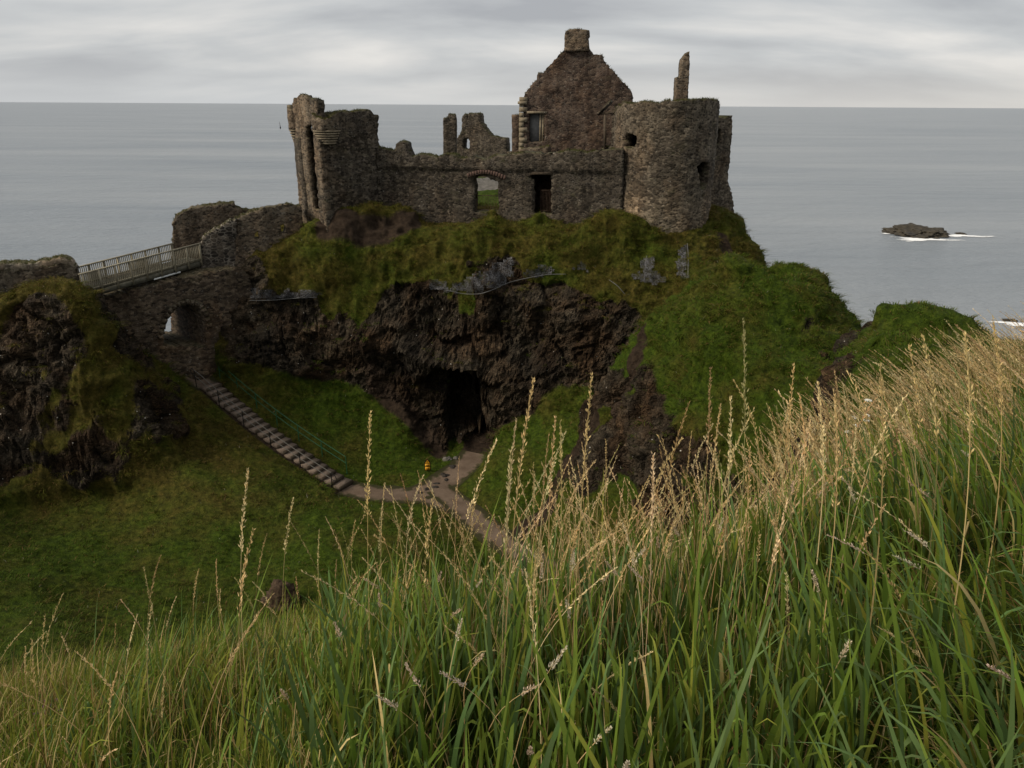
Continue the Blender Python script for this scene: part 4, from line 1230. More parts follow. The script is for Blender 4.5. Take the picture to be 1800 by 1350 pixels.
# ------------------------------------------------------------------ footbridge
def make_bridge():
    A0, A1 = W(163, 521, 40.8), W(357, 466, 46.9)
    d = (A1 - A0); L = np.linalg.norm(d[:2]); d = d / L
    side = np.array([-d[1], d[0], 0]); side /= np.linalg.norm(side)
    wd = 1.55
    up = np.array([0, 0, 1.0])
    A0 = A0 - d * 0.55
    L += 0.55
    t = thing('footbridge', 'grey timber footbridge with picket railings between parapet and castle walls', 'footbridge', (A0 + d * L / 2 + side * wd / 2))
    m = MB()
    for k in range(int(L / 0.15)):
        p = A0 + d * (0.08 + k * 0.15) + up * 0.34
        m.bar(p - side * 0.02, p + side * (wd + 0.02), 0.135, 0.045)
    m.build('deck', M['wood_dark'], t)
    for o_ in (0, wd):
        m = MB(); m.bar(A0 + side * o_ + up * 0.15, A0 + d * L + side * o_ + up * 0.15, 0.12, 0.32); m.build('beam', M['wood_dark'], t)
    m = MB(); m.tube([A0 + d * (L * 0.55) - side * 0.1 + up * 0.0, A0 + d * (L * 0.78) - side * 0.1 + up * 0.0], 0.05, 8); m.build('pipe', M['pipe'], t)
    H = 1.42
    for o_, f0, f1 in ((-0.07, 0, 1.0), (wd + 0.07, -0.06, 0.90)):
        m = MB()
        n = int(L * (f1 - f0) / 0.115)
        for k in range(n):
            p = A0 + d * (L * f0 + 0.05 + k * 0.115) + side * o_
            m.bar(p + up * 0.36, p + up * (H - 0.03), 0.055, 0.022, up=side)
        for h_ in (0.46,):
            m.bar(A0 + d * L * f0 + side * o_ + up * h_, A0 + d * L * f1 + side * o_ + up * h_, 0.05, 0.09)
        r = m.build('railing', M['wood'], t)
        m = MB(); m.bar(A0 + d * L * f0 + side * o_ + up * H, A0 + d * L * f1 + side * o_ + up * H, 0.12, 0.07); m.build('handrail', M['wood'], r)
        sg = -1 if o_ < 0 else 1
        for k in range(9):
            p = A0 + d * (L * (f0 + (f1 - f0) * (0.02 + 0.96 * k / 8))) + side * (o_ + sg * 0.07)
            m = MB(); m.bar(p + up * 0.05, p + up * (H - 0.04), 0.09, 0.09, up=side); m.build('post', M['wood'], r)


make_bridge()


# ------------------------------------------------------------------ path, steps, rails, sign
def strip(pts, hw, step=0.25, across=7):
    P = []
    for a, b in zip(pts[:-1], pts[1:]):
        n = max(1, int(np.linalg.norm(b - a) / step))
        for k in range(n):
            P.append(a + (b - a) * k / n)
    P.append(pts[-1])
    P = np.array(P)
    for _ in range(6):
        P[1:-1] = (P[:-2] + 2 * P[1:-1] + P[2:]) / 4
    V, E = [], []
    for i, p in enumerate(P):
        t = P[min(i + 1, len(P) - 1)] - P[max(i - 1, 0)]
        s = np.array([-t[1], t[0], 0]); s /= np.linalg.norm(s) + 1e-9
        w = hw * (1 + 0.35 * (fbm(p[None] * 1.0, 1.4, 2, 5)[0] - 0.5))
        for j in range(across):
            f = j / (across - 1) * 2 - 1
            q = p + s * f * w * 1.25
            V.append(q); E.append(abs(f))
    V = np.array(V)
    Q = []
    for i in range(len(P) - 1):
        for j in range(across - 1):
            Q.append([i * across + j, (i + 1) * across + j, (i + 1) * across + j + 1, i * across + j + 1])
    return V, np.array(Q), np.array(E)


def make_path():
    vs, qs, es, n = [], [], [], 0
    for i, (pts, hw) in enumerate(PATHS):
        V, Q, E = strip([np.array(p) for p in pts], hw)
        for v in V:
            gz = ground(v[0], v[1])
            v[2] = (gz if abs(gz - v[2]) < 0.45 else v[2]) + 0.012 + 0.006 * i
        vs.append(V); qs.append(Q + n); es.append(E); n += len(V)
    o = put('path', mesh_np('path', np.concatenate(vs), np.concatenate(qs), attrs={'edge': np.concatenate(es)}, smooth=True), M['path'])
    tag(o, 'trodden earth path forking below the cave at the foot of the steps', 'path', 'structure')


make_path()


def make_courtyard_path():
    V, Q, E = strip([np.array(p, float) for p in ([-8, 64.5, 0], [-3.5, 67.8, 0], [0.5, 70.5, 0], [6, 72, 0])], 1.15)
    for v in V:
        v[2] = ground(v[0], v[1]) + 0.05
    o = put('courtyard_path', mesh_np('courtyard_path', V, Q, attrs={'edge': E * 0.4}, smooth=True), M['gravel'])
    tag(o, 'pale gravel way crossing the castle courtyard lawn', 'path', 'structure')


make_courtyard_path()


def make_steps():
    A, B = STAIR_A.copy(), STAIR_B.copy()
    n = 20
    BOW = 0.35
    d = B - A
    run = np.array([d[0], d[1], 0]); L = np.linalg.norm(run); run /= L
    side = np.array([-run[1], run[0], 0])        # towards the crag
    hw = 0.56
    t = thing('staircase', 'flight of gravel steps with dark timber risers climbing the grass to the arch', 'steps', (A + B) / 2)
    dz = (A[2] - B[2]) / n
    for k in range(n):
        c = A + run * (L * (k + 0.5) / n) - side * BOW * math.sin(math.pi * (k + 0.5) / n)
        z = A[2] - dz * (k + 0.6)
        wob = RNG.uniform(-0.06, 0.06)
        m = MB()
        a, b = c + side * (-hw + wob), c + side * (hw + wob)
        a[2] = b[2] = z - 0.13
        m.bar(a, b, L / n * 0.98, 0.26, jit=0.02)
        st = m.build('step', M['tread'], t)
        m = MB()
        q = c + run * (L / n * 0.5 + 0.03)
        a, b = q + side * (-hw + wob), q + side * (hw + wob)
        a[2] = b[2] = z - 0.15
        m.bar(a, b, 0.055, 0.31, jit=0.008)
        m.build('riser', M['riser'], st)

    def rail(lab, o_, mat, f0, f1, h, npost, post_mat, loops):
        g = thing('handrail', lab, 'handrail', A + d * 0.5 + side * o_)
        line = lambda f, hh: A + d * f + side * (o_ - BOW * math.sin(math.pi * min(max(f, 0), 1))) + np.array([0, 0, hh])
        for hh in (h, h * 0.52):
            m = MB(); m.tube([line(f0 + (f1 - f0) * i / 16, hh) for i in range(17)], 0.022, 6); m.build('rail', mat, g)
        for k in range(npost):
            f = f0 + (f1 - f0) * k / (npost - 1)
            m = MB(); m.tube([line(f, -0.5), line(f, h)], 0.03, 6)
            if loops and k in (0, npost - 1):
                e = -0.025 if k == 0 else 0.025
                m.tube([line(f, h), line(f + e, h - 0.05), line(f + e * 1.4, h * 0.75), line(f + e, h * 0.5), line(f, h * 0.5)], 0.024, 6)
            m.build('post', post_mat, g)
    rail('black steel handrail with looped ends along the near edge of the steps', -0.64, M['grey_steel'], -0.03, 0.965, 0.85, 6, M['black_steel'], True)
    rail('green painted handrail along the far grassy edge of the steps', 1.1, M['green_paint'], -0.02, 0.93, 0.9, 7, M['green_paint'], False)


make_steps()


def make_sign():
    p, _ = hit(752, 829)
    g = thing('warning_sign', 'small yellow warning sign on a dark board beside the path fork', 'sign', p)
    f = np.array([0.12, -0.99, 0.0])
    s = np.array([0.99, 0.12, 0.0])
    u = np.array([0, 0, 1.0])
    sc = 1.0
    m = MB(); m.bar(p - u * 0.3 + -f * 0.03, p + u * 0.55, 0.06, 0.06, up=(0, 1, 0)); m.build('post', M['black_steel'], g)
    # house-shaped backing board
    w, h0, h1, h2, d = 0.19, 0.1, 0.66, 0.9, 0.03
    out = [(-w, h0), (w, h0), (w, h1), (0.0, h2), (-w, h1)]
    V = [p + s * a + u * b + f * e for e in (0.04, 0.04 - d) for a, b in out]
    me = bpy.data.meshes.new('board')
    me.from_pydata([tuple(v) for v in V], [], [[0, 1, 2, 3, 4], [9, 8, 7, 6, 5]] + [[i, i + 5, (i + 1) % 5 + 5, (i + 1) % 5] for i in range(5)])
    me.update()
    put('board', me, M['black_steel'], g)
    for (lo, hi) in ((0.13, 0.34), (0.37, 0.56)):
        m = MB(); m.bar(p + f * 0.052 + s * -0.15 + u * (lo + hi) / 2, p + f * 0.052 + s * 0.15 + u * (lo + hi) / 2, 0.012, hi - lo)
        pl = m.build('plate', M['yellow'], g)
        m = MB()
        for k in range(3):
            z = lo + (hi - lo) * (0.28 + 0.22 * k)
            m.bar(p + f * 0.0605 + s * (-0.1) + u * z, p + f * 0.0605 + s * (0.1 - 0.04 * (k % 2)) + u * z, 0.004, 0.014)
        m.build('lettering', M['black_steel'], pl)
    tri = [(-0.14, 0.61), (0.14, 0.61), (0.0, 0.84)]
    V = [p + s * a + u * b + f * e for e in (0.058, 0.046) for a, b in tri]
    me = bpy.data.meshes.new('warning_triangle')
    me.from_pydata([tuple(v) for v in V], [], [[0, 1, 2], [5, 4, 3]] + [[i, i + 3, (i + 1) % 3 + 3, (i + 1) % 3] for i in range(3)])
    me.update()
    tr = put('warning_triangle', me, M['yellow'], g)
    m = MB(); m.bar(p + f * 0.061 + u * 0.645, p + f * 0.061 + u * 0.66, 0.025, 0.005, up=(0, 1, 0)); m.bar(p + f * 0.061 + u * 0.68, p + f * 0.061 + u * 0.77, 0.022, 0.005, up=(0, 1, 0))
    m.build('symbol', M['black_steel'], tr)


make_sign()


def rock_mesh(name, c, size, seed, sub=4, flat=0.0, rough=0.5):
    import bmesh
    bm = bmesh.new()
    bmesh.ops.create_icosphere(bm, subdivisions=sub, radius=1)
    V = np.array([v.co[:] for v in bm.verts])
    T = np.array([[l.vert.index for l in f.loops] for f in bm.faces])
    bm.free()
    q = V * (2.1 if rough > 1.2 else 1.3) + seed * 5.1
    r = 1 + rough * (ridged(q, 1.0, 4, seed) - 0.55) + rough * 0.5 * (fbm(q, 0.35, 3, seed + 3) - 0.5)
    V = V * r[:, None]
    V[:, 2] = np.maximum(V[:, 2], -0.5)
    return mesh_np(name, V * np.array(size) + np.array(c), T=T)


def make_rocks():
    def sea_rock(pxl, pxr, pyw, hpx, name, lab, seed, dep, depth_m):
        c = WZ((pxl + pxr) / 2, pyw, 0.0)
        sc = c[1] / math.cos(PITCH) / F * 1.0
        dist = np.linalg.norm(c - np.array([0, 0, EYE]))
        w = (pxr - pxl) / 2 * dist / F
        me = rock_mesh(name, (c[0], c[1] + depth_m * 0.4, -0.1), (w * 0.64, depth_m * 0.8, hpx * dist / F * 0.5), seed, 6, rough=1.15)
        o = put(name, me, M['sea_rock'], base=(c[0], c[1], 0))
        tag(o, lab, 'rock')
        return c
    c1 = sea_rock(1565, 1672, 414, 20, 'sea_rock', 'low dark rocky islet ringed with foam out on the sea', 3, 0, 9.0)
    sea_rock(1681, 1702, 412, 4, 'sea_rock', 'small dark rock awash just right of the big islet', 5, 0, 1.6)
    c3 = sea_rock(1764, 1792, 565, 5, 'sea_rock', 'small wave-washed rock close under the headland at the right edge', 8, 0, 1.2)

    def foam(blobs, lab):
        vs, qs, fs, n = [], [], [], 0
        for (pxa, pya, rx, ry, sd) in blobs:
            c = WZ(pxa, pya, 0)
            k, rr = 40, 12
            for i in range(rr + 1):
                for j in range(k):
                    a = 2 * math.pi * j / k
                    f = i / rr
                    w = 1 + 0.3 * math.sin(a * 3 + sd) + 0.2 * math.sin(a * 5 + sd * 2)
                    vs.append([c[0] + f * rx * w * math.cos(a), c[1] + f * ry * w * math.sin(a), 0.03 + 0.02 * sd]); fs.append(0.95 - 0.9 * f)
            for i in range(rr):
                for j in range(k):
                    qs.append([n + i * k + j, n + (i + 1) * k + j, n + (i + 1) * k + (j + 1) % k, n + i * k + (j + 1) % k])
            n += (rr + 1) * k
        o = put('foam', mesh_np('foam', vs, qs, attrs={'foam': fs}), M['foam'])
        tag(o, lab, 'foam', 'stuff')
    foam([(1650, 414, 9.5, 4.0, 1), (1618, 421, 11.0, 3.6, 2), (1690, 415, 8.0, 3.0, 3), (1570, 410, 5.0, 4.0, 4), (1738, 416, 3, 0.9, 5)], 'white foam breaking round the dark islet')
    foam([(1782, 569, 4.2, 1.6, 1), (1800, 571, 4, 1.5, 2)], 'white foam by the small rock under the headland')
    # buoy far out
    c = WZ(493, 226, 0)
    dist = np.linalg.norm(c)
    g = thing('buoy', 'tiny dark spar buoy far out on the sea left of the gatehouse', 'buoy', c)
    k = dist / F
    m = MB(); m.lathe((c[0], c[1]), [(0.01, -0.5), (1.0 * k, 0), (1.1 * k, 1.2 * k), (0.5 * k, 3.0 * k), (0.4 * k, 3.1 * k)], 16); m.build('float', M['buoy'], g)
    m = MB(); m.tube([(c[0], c[1], 2.5 * k), (c[0] - 0.5 * k, c[1], 10 * k)], [0.55 * k, 0.15 * k], 10); m.build('mast', M['buoy'], g)
    m = MB(); m.lathe((c[0] - 0.4 * k, c[1]), [(0.01, 8.2 * k), (0.55 * k, 8.3 * k), (0.01, 9.6 * k)], 10); m.build('topmark', M['buoy'], g)
    # boulders
    def boulder(px, py, size, lab, mat, seed, group=None, name='boulder'):
        p, _ = hit(px, py)
        if p is None:
            return
        me = rock_mesh(name, (p[0], p[1], p[2] + size[2] * 0.2), size, seed, 4, rough=1.3)
        o = put(name, me, mat, base=tuple(p))
        tag(o, lab, 'boulder', None, group)
    boulder(786, 809, (0.24, 0.2, 0.15), 'pale boulder at the left of the cave mouth', M['pale_boulder'], 2)
    boulder(801, 806, (0.13, 0.13, 0.09), 'small grey stone beside the pale boulder below the cave', M['pale_boulder'], 4)
    for k, (px, py) in enumerate(((778, 838), (784, 832), (791, 826), (770, 850), (762, 856), (752, 862), (797, 822), (744, 868), (788, 838), (780, 845))):
        boulder(px + RNG.uniform(-6, 6), py + RNG.uniform(-3, 3), (RNG.uniform(0.07, 0.2), RNG.uniform(0.07, 0.15), RNG.uniform(0.04, 0.1)), 'dark wet stone in the gully that crosses the path', M['sea_rock_small'], 20 + k, 'dark stones in the gully', 'gully_stone')
    boulder(497, 1062, (0.62, 0.5, 0.75), 'dark brown boulder half sunk in turf below the left brow', M['boulder'], 6)


M['sea_rock_small'] = plain('wet_stone', (0.012, 0.010, 0.008), (0.05, 0.042, 0.034), 6, 0.6, 0.6, 0.05)
make_rocks()


# ------------------------------------------------------------------ rock netting
def make_net(poly, cable, lab):
    """a sheet of mesh pinned over the rock: follows the ground a hand's breadth off it"""
    a = np.array(poly, float)
    st = 5.0
    xs = np.arange(a[:, 0].min(), a[:, 0].max() + st, st); ys = np.arange(a[:, 1].min(), a[:, 1].max() + st, st)
    S, Z = np.meshgrid(xs, ys)
    V = np.full((*S.shape, 3), np.nan)
    for i in range(S.shape[0]):
        for j in range(S.shape[1]):
            p, n = hit(S[i, j], Z[i, j])
            if p is not None:
                V[i, j] = p
    # smooth so that the net bridges the hollows
    Y = V.copy()
    for _ in range(3):
        Yp = np.pad(Y, ((1, 1), (1, 1), (0, 0)), mode='edge')
        Y = (Yp[:-2, 1:-1] + Yp[2:, 1:-1] + Yp[1:-1, :-2] + Yp[1:-1, 2:] + 2 * Y) / 6
    d = np.where(Y[..., 1:2] < V[..., 1:2], 0, 1)
    V = V * d + Y * (1 - d)
    V = V + np.array([0, -0.10, 0.05])
    cs, cz = (S[:-1, :-1] + S[1:, 1:]) / 2, (Z[:-1, :-1] + Z[1:, 1:]) / 2
    q = np.stack([cs.ravel() / 14, cz.ravel() / 14, 0 * cs.ravel()], 1)
    j1 = (fbm(q, 1, 2, 3) - 0.5).reshape(cs.shape) * 22
    inside = in_poly(cs + j1, cz + j1 * 0.8, [tuple(p) for p in poly])
    idx = np.arange(S.size).reshape(S.shape)
    ii, jj = np.nonzero(inside)
    Q = np.stack([idx[ii, jj], idx[ii, jj + 1], idx[ii + 1, jj + 1], idx[ii + 1, jj]], 1)
    Vf = V.reshape(-1, 3)
    ok = ~np.isnan(Vf[Q]).any((1, 2))
    Q = Q[ok]
    if not len(Q):
        return
    used, inv = np.unique(Q, return_inverse=True)
    base = Vf[used].mean(0)
    t = thing('rock_netting', lab, 'netting', base)
    nq = len(used)
    F0 = Vf[used]
    F1 = F0 + np.array([0, 0.02, 0])
    Qi = inv.reshape(Q.shape)
    put('mesh_sheet', mesh_np('mesh_sheet', np.concatenate([F0, F1]), np.concatenate([Qi, Qi[:, ::-1] + nq])), M['net'], t)
    if cable:
        pts = []
        for (x0, y0), (x1, y1) in zip(cable[:-1], cable[1:]):
            for k in range(6):
                p, n = hit(x0 + (x1 - x0) * k / 6, y0 + (y1 - y0) * k / 6)
                if p is not None:
                    pts.append(p + np.array([0, -0.16, 0.04]))
        pts = np.array(pts)
        for _ in range(3):
            pts[1:-1] = (pts[:-2] + pts[2:] + pts[1:-1]) / 3
        m = MB(); m.tube(pts, 0.018, 5); m.build('cable', M['cable'], t)


M['cable'] = plain('steel_cable', (0.1, 0.1, 0.1), (0.16, 0.16, 0.16), 5, 0.5, 0)
make_net([(440, 505), (470, 510), (500, 514), (540, 508), (568, 515), (566, 524), (480, 528), (440, 528)], [(440, 528), (480, 528), (520, 524), (566, 522)], 'grey rock netting patch right of the bridge arch')
make_net([(745, 500), (760, 490), (780, 492), (790, 512), (760, 508)], None, 'smallest grey netting scrap on the grass left of the widest netting')
make_net([(790, 508), (840, 480), (880, 462), (900, 452), (905, 490), (880, 500), (850, 512), (800, 516)], [(785, 510), (815, 517), (845, 517), (870, 508), (895, 496), (930, 488), (965, 482), (1000, 482)], 'widest grey rock netting with a steel cable across the middle of the crag')
make_net([(915, 478), (940, 468), (960, 464), (975, 478), (945, 486), (918, 488)], None, 'grey netting piece just right of the widest netting')
make_net([(1005, 476), (1025, 460), (1034, 478)], [(1070, 492), (1085, 502), (1100, 520)], 'narrow netting piece by the bent cable end on the crag')
make_net([(1110, 488), (1130, 480), (1136, 452), (1146, 452), (1150, 478), (1168, 484), (1166, 496), (1120, 498)], [(1136, 450), (1133, 475), (1131, 497)], 'dark netting patch with an upright cable left of the tower foot')
make_net([(1186, 488), (1190, 440), (1208, 430), (1209, 488)], [(1207, 428), (1209, 450), (1208, 490)], 'upright netting strip hanging right below the round tower')


# ------------------------------------------------------------------ grass
class Blades:
    """ribbons of grass gathered into one mesh with a tint of its own on every blade"""
    def __init__(s):
        s.V, s.Q, s.C, s.n = [], [], [], 0

    def ribbons(s, base, up, L, width, lean, droop, col0, col1, seg=4, face=None):
        n = len(base)
        t = np.linspace(0, 1, seg + 1)[None, :, None]
        L = np.asarray(L)[:, None, None]
        up, lean = up[:, None, :], lean[:, None, :]
        dr = np.asarray(droop)[:, None, None]
        c = base[:, None, :] + L * (up * t * (1 - 0.33 * dr * t * t) + lean * (0.35 * t + 0.65 * t * t))
        c[..., 2] -= (L * dr * 0.28 * t ** 3)[..., 0]
        ang = RNG.uniform(0, 2 * math.pi, n) if face is None else face
        side = np.stack([np.cos(ang), np.sin(ang), np.zeros(n)], 1)[:, None, :]
        prof = np.minimum(1, 0.55 + 1.6 * t) * (1 - t ** 2.2) ** 0.8 + 0.02
        w = np.asarray(width)[:, None, None] * prof * 0.5
        V = np.stack([c - side * w, c + side * w], 2).reshape(n, -1, 3)
        k = (seg + 1) * 2
        q = np.array([[2 * i, 2 * i + 1, 2 * i + 3, 2 * i + 2] for i in range(seg)])
        Q = (np.arange(n)[:, None, None] * k + q[None]).reshape(-1, 4) + s.n
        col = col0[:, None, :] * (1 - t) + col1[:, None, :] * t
        C = np.repeat(col, 2, axis=1)
        s.V.append(V.reshape(-1, 3)); s.Q.append(Q); s.C.append(C.reshape(-1, 3)); s.n += n * k

    def diamonds(s, p, d, side, ln, w, col):
        n = len(p)
        ln, w = ln[:, None], w[:, None]
        V = np.stack([p, p + d * ln * 0.45 + side * w, p + d * ln, p + d * ln * 0.45 - side * w], 1)
        Q = np.arange(n * 4).reshape(n, 4) + s.n
        s.V.append(V.reshape(-1, 3)); s.Q.append(Q); s.C.append(np.repeat(col, 4, axis=0)); s.n += n * 4

    def mesh(s, name):
        return mesh_np(name, np.concatenate(s.V), np.concatenate(s.Q), colors={'tint': np.concatenate(s.C)})


def unit(v):
    return v / (np.linalg.norm(v, axis=-1, keepdims=True) + 1e-9)


def tints(n, stops, jit=0.18):
    """mix of named grass colours: stops = [(share, rgb)]"""
    w = np.array([a for a, _ in stops], float); w /= w.sum()
    i = RNG.choice(len(stops), n, p=w)
    c = np.array([b for _, b in stops])[i]
    return c * RNG.uniform(1 - jit, 1 + jit, (n, 1)) * RNG.uniform(1 - jit * 0.4, 1 + jit * 0.4, (n, 3))


def px_of_bearing(x, y):
    return CX + F * x / (y * math.cos(PITCH) + 2.2 * math.sin(PITCH))


def fan(n, y0, y1, px0, px1, power=1.0):
    """ground positions between two distances and two bearings"""
    u = RNG.uniform(0, 1, n) ** power
    y = np.sqrt(y0 ** 2 + u * (y1 ** 2 - y0 ** 2))
    px = RNG.uniform(px0, px1, n)
    x = (px - CX) / F * (y * math.cos(PITCH) + 2.2 * math.sin(PITCH))
    z = height(x, y)
    return np.stack([x, y, z], 1), px


G_MID, G_BLUE, G_YEL, G_DRY, G_OLD = (0.14, 0.2, 0.03), (0.12, 0.185, 0.06), (0.23, 0.24, 0.038), (0.55, 0.41, 0.19), (0.3, 0.18, 0.07)
STRAW = [(5, (0.68, 0.5, 0.245)), (4, (0.78, 0.62, 0.35)), (1.5, (0.46, 0.31, 0.15)), (1, (0.42, 0.36, 0.16))]


def lean_of(px, n, amount):
    """the wind bends the grass of the right-hand ridge to the left, the rest stands up and sways"""
    k = sstep(1250, 1700, px)
    lx = RNG.normal(0, 0.17, n) * (1 - 0.35 * k) - 0.5 * k + 0.10 * (1 - sstep(500, 900, px))
    ly = RNG.normal(0.02, 0.2, n)
    return np.stack([lx, ly, np.zeros(n)], 1) * amount


def make_foreground():
    B = Blades()
    UP = lambda n: unit(np.stack([RNG.normal(0, 0.10, n), RNG.normal(0, 0.10, n), np.ones(n)], 1))

    def patch(n, y0, y1, p0, p1, l0, l1, w0, w1, stops, amt, droop, seg=4, power=1.0, keep=None):
        P, px = fan(n, y0, y1, p0, p1, power)
        cl = fbm(np.stack([P[:, 0], P[:, 1], 0 * px], 1), 0.55, 2, 77)
        k = RNG.uniform(0, 1, n) < np.clip(0.35 + 1.3 * (cl - 0.25), 0.15, 1)
        if keep is not None:
            k &= keep(P, px)
        P, px, cl = P[k], px[k], cl[k]
        n = len(P)
        L = RNG.uniform(l0, l1, n) * (0.72 + 0.56 * cl)
        c1 = tints(n, stops)
        c0 = c1 * np.array([0.55, 0.6, 0.45])
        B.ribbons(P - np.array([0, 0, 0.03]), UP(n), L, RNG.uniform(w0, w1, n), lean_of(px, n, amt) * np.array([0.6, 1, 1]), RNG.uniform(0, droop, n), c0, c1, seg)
    # broad blades of the sward at the viewer's feet
    patch(8500, 0.75, 4.2, 560, 2150, 0.42, 0.78, 0.009, 0.021, [(6, G_MID), (4, G_BLUE), (1.2, G_YEL), (0.25, G_DRY)], 1.0, 1.1, 7)
    # finer undergrowth everywhere near
    patch(15000, 0.7, 5.0, -350, 2150, 0.2, 0.42, 0.004, 0.008, [(5, G_MID), (2, G_BLUE), (2.5, G_YEL), (1.6, G_DRY), (0.6, G_OLD)], 1.0, 1.0, 4)
    # the left brow: thinner, yellower hay
    patch(17000, 0.8, 4.6, -350, 720, 0.26, 0.52, 0.003, 0.0065, [(4, (0.18, 0.22, 0.032)), (3.5, G_YEL), (2.6, G_DRY), (0.6, G_OLD), (1, G_BLUE)], 1.2, 0.9, 4)
    patch(2600, 0.9, 4.0, 100, 720, 0.35, 0.62, 0.007, 0.014, [(4, G_MID), (2, G_BLUE), (2, G_YEL)], 1.3, 0.9, 6)
    # the ridge that runs away to the right
    patch(30000, 4.0, 13.0, 1020, 2150, 0.2, 0.42, 0.005, 0.010, [(3, (0.13, 0.16, 0.03)), (1.2, G_BLUE), (4, G_YEL), (4.5, G_DRY), (1.5, G_OLD)], 1.1, 1.0, 4)
    patch(26000, 11.0, 24.0, 1380, 2150, 0.22, 0.5, 0.009, 0.018, [(4, (0.085, 0.13, 0.022)), (3, (0.15, 0.16, 0.03)), (2.0, (0.26, 0.19, 0.09)), (1, G_OLD)], 1.0, 1.0, 3)
    # matted dead thatch among the stems
    patch(11000, 0.7, 5.0, -350, 2150, 0.18, 0.4, 0.003, 0.007, [(3, G_DRY), (3, G_OLD), (1, G_YEL)], 2.2, 1.9, 4)
    # hay fringe on the far lip of the left brow
    patch(7000, 2.6, 5.2, -350, 620, 0.25, 0.45, 0.003, 0.006, [(3, (0.24, 0.18, 0.085)), (2, G_OLD), (2, G_YEL)], 0.6, 0.6, 4)
    # the same sward beyond the edges of the view, beside and behind the viewer
    n = 26000
    x = RNG.uniform(-8, 11, n); y = RNG.uniform(-2.5, 9, n)
    px = px_of_bearing(x, np.maximum(y, 0.05))
    k = ((px < -330) | (px > 2120) | (y < 0.7)) & ~((np.abs(x) < 0.8) & (np.abs(y) < 0.9)) & ~((y > 0) & (y < 0.7) & (np.abs(x) < 0.5 + y))
    x, y, px = x[k], y[k], px[k]
    n = len(x)
    c1 = tints(n, [(5, G_MID), (3, G_BLUE), (3, G_YEL), (2, G_DRY)])
    wd = RNG.uniform(0, 1, n) < 0.35
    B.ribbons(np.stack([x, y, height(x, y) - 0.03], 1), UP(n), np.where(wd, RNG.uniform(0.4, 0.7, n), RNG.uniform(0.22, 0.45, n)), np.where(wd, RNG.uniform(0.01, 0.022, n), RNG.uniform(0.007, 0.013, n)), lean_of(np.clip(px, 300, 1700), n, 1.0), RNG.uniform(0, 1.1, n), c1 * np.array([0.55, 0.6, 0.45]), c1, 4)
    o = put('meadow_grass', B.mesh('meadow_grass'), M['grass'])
    tag(o, 'tall green meadow grass covering the near hillside in the foreground', 'grass', 'stuff')


make_foreground()


def stalk_curve(base, tipoff, n=12, sag=0.5, nod=0.3):
    t = np.linspace(0, 1, n)[None, :, None]
    h = tipoff * np.array([0, 0, 1.0]); l = tipoff * np.array([1.0, 1.0, 0])
    Ls = np.linalg.norm(tipoff, axis=1)[:, None, None]
    nd = (RNG.uniform(0, 1, len(base)) ** 2)[:, None, None] * Ls * nod * np.clip((t - 0.62) / 0.38, 0, 1) ** 1.7
    az = np.where(tipoff[:, 0] < 0, math.pi, 0) + RNG.normal(0, 0.7, len(base))
    dv = np.stack([np.cos(az), np.sin(az), np.full(len(base), -0.45)], 1)[:, None, :]
    return nd * dv + base[:, None, :] + h[:, None, :] * (t * (1 + 0.12 * sag - 0.12 * sag * t * t * 1.0)) / 1.0 * 1.0 + l[:, None, :] * (0.3 * t + 0.7 * t ** 2.3)


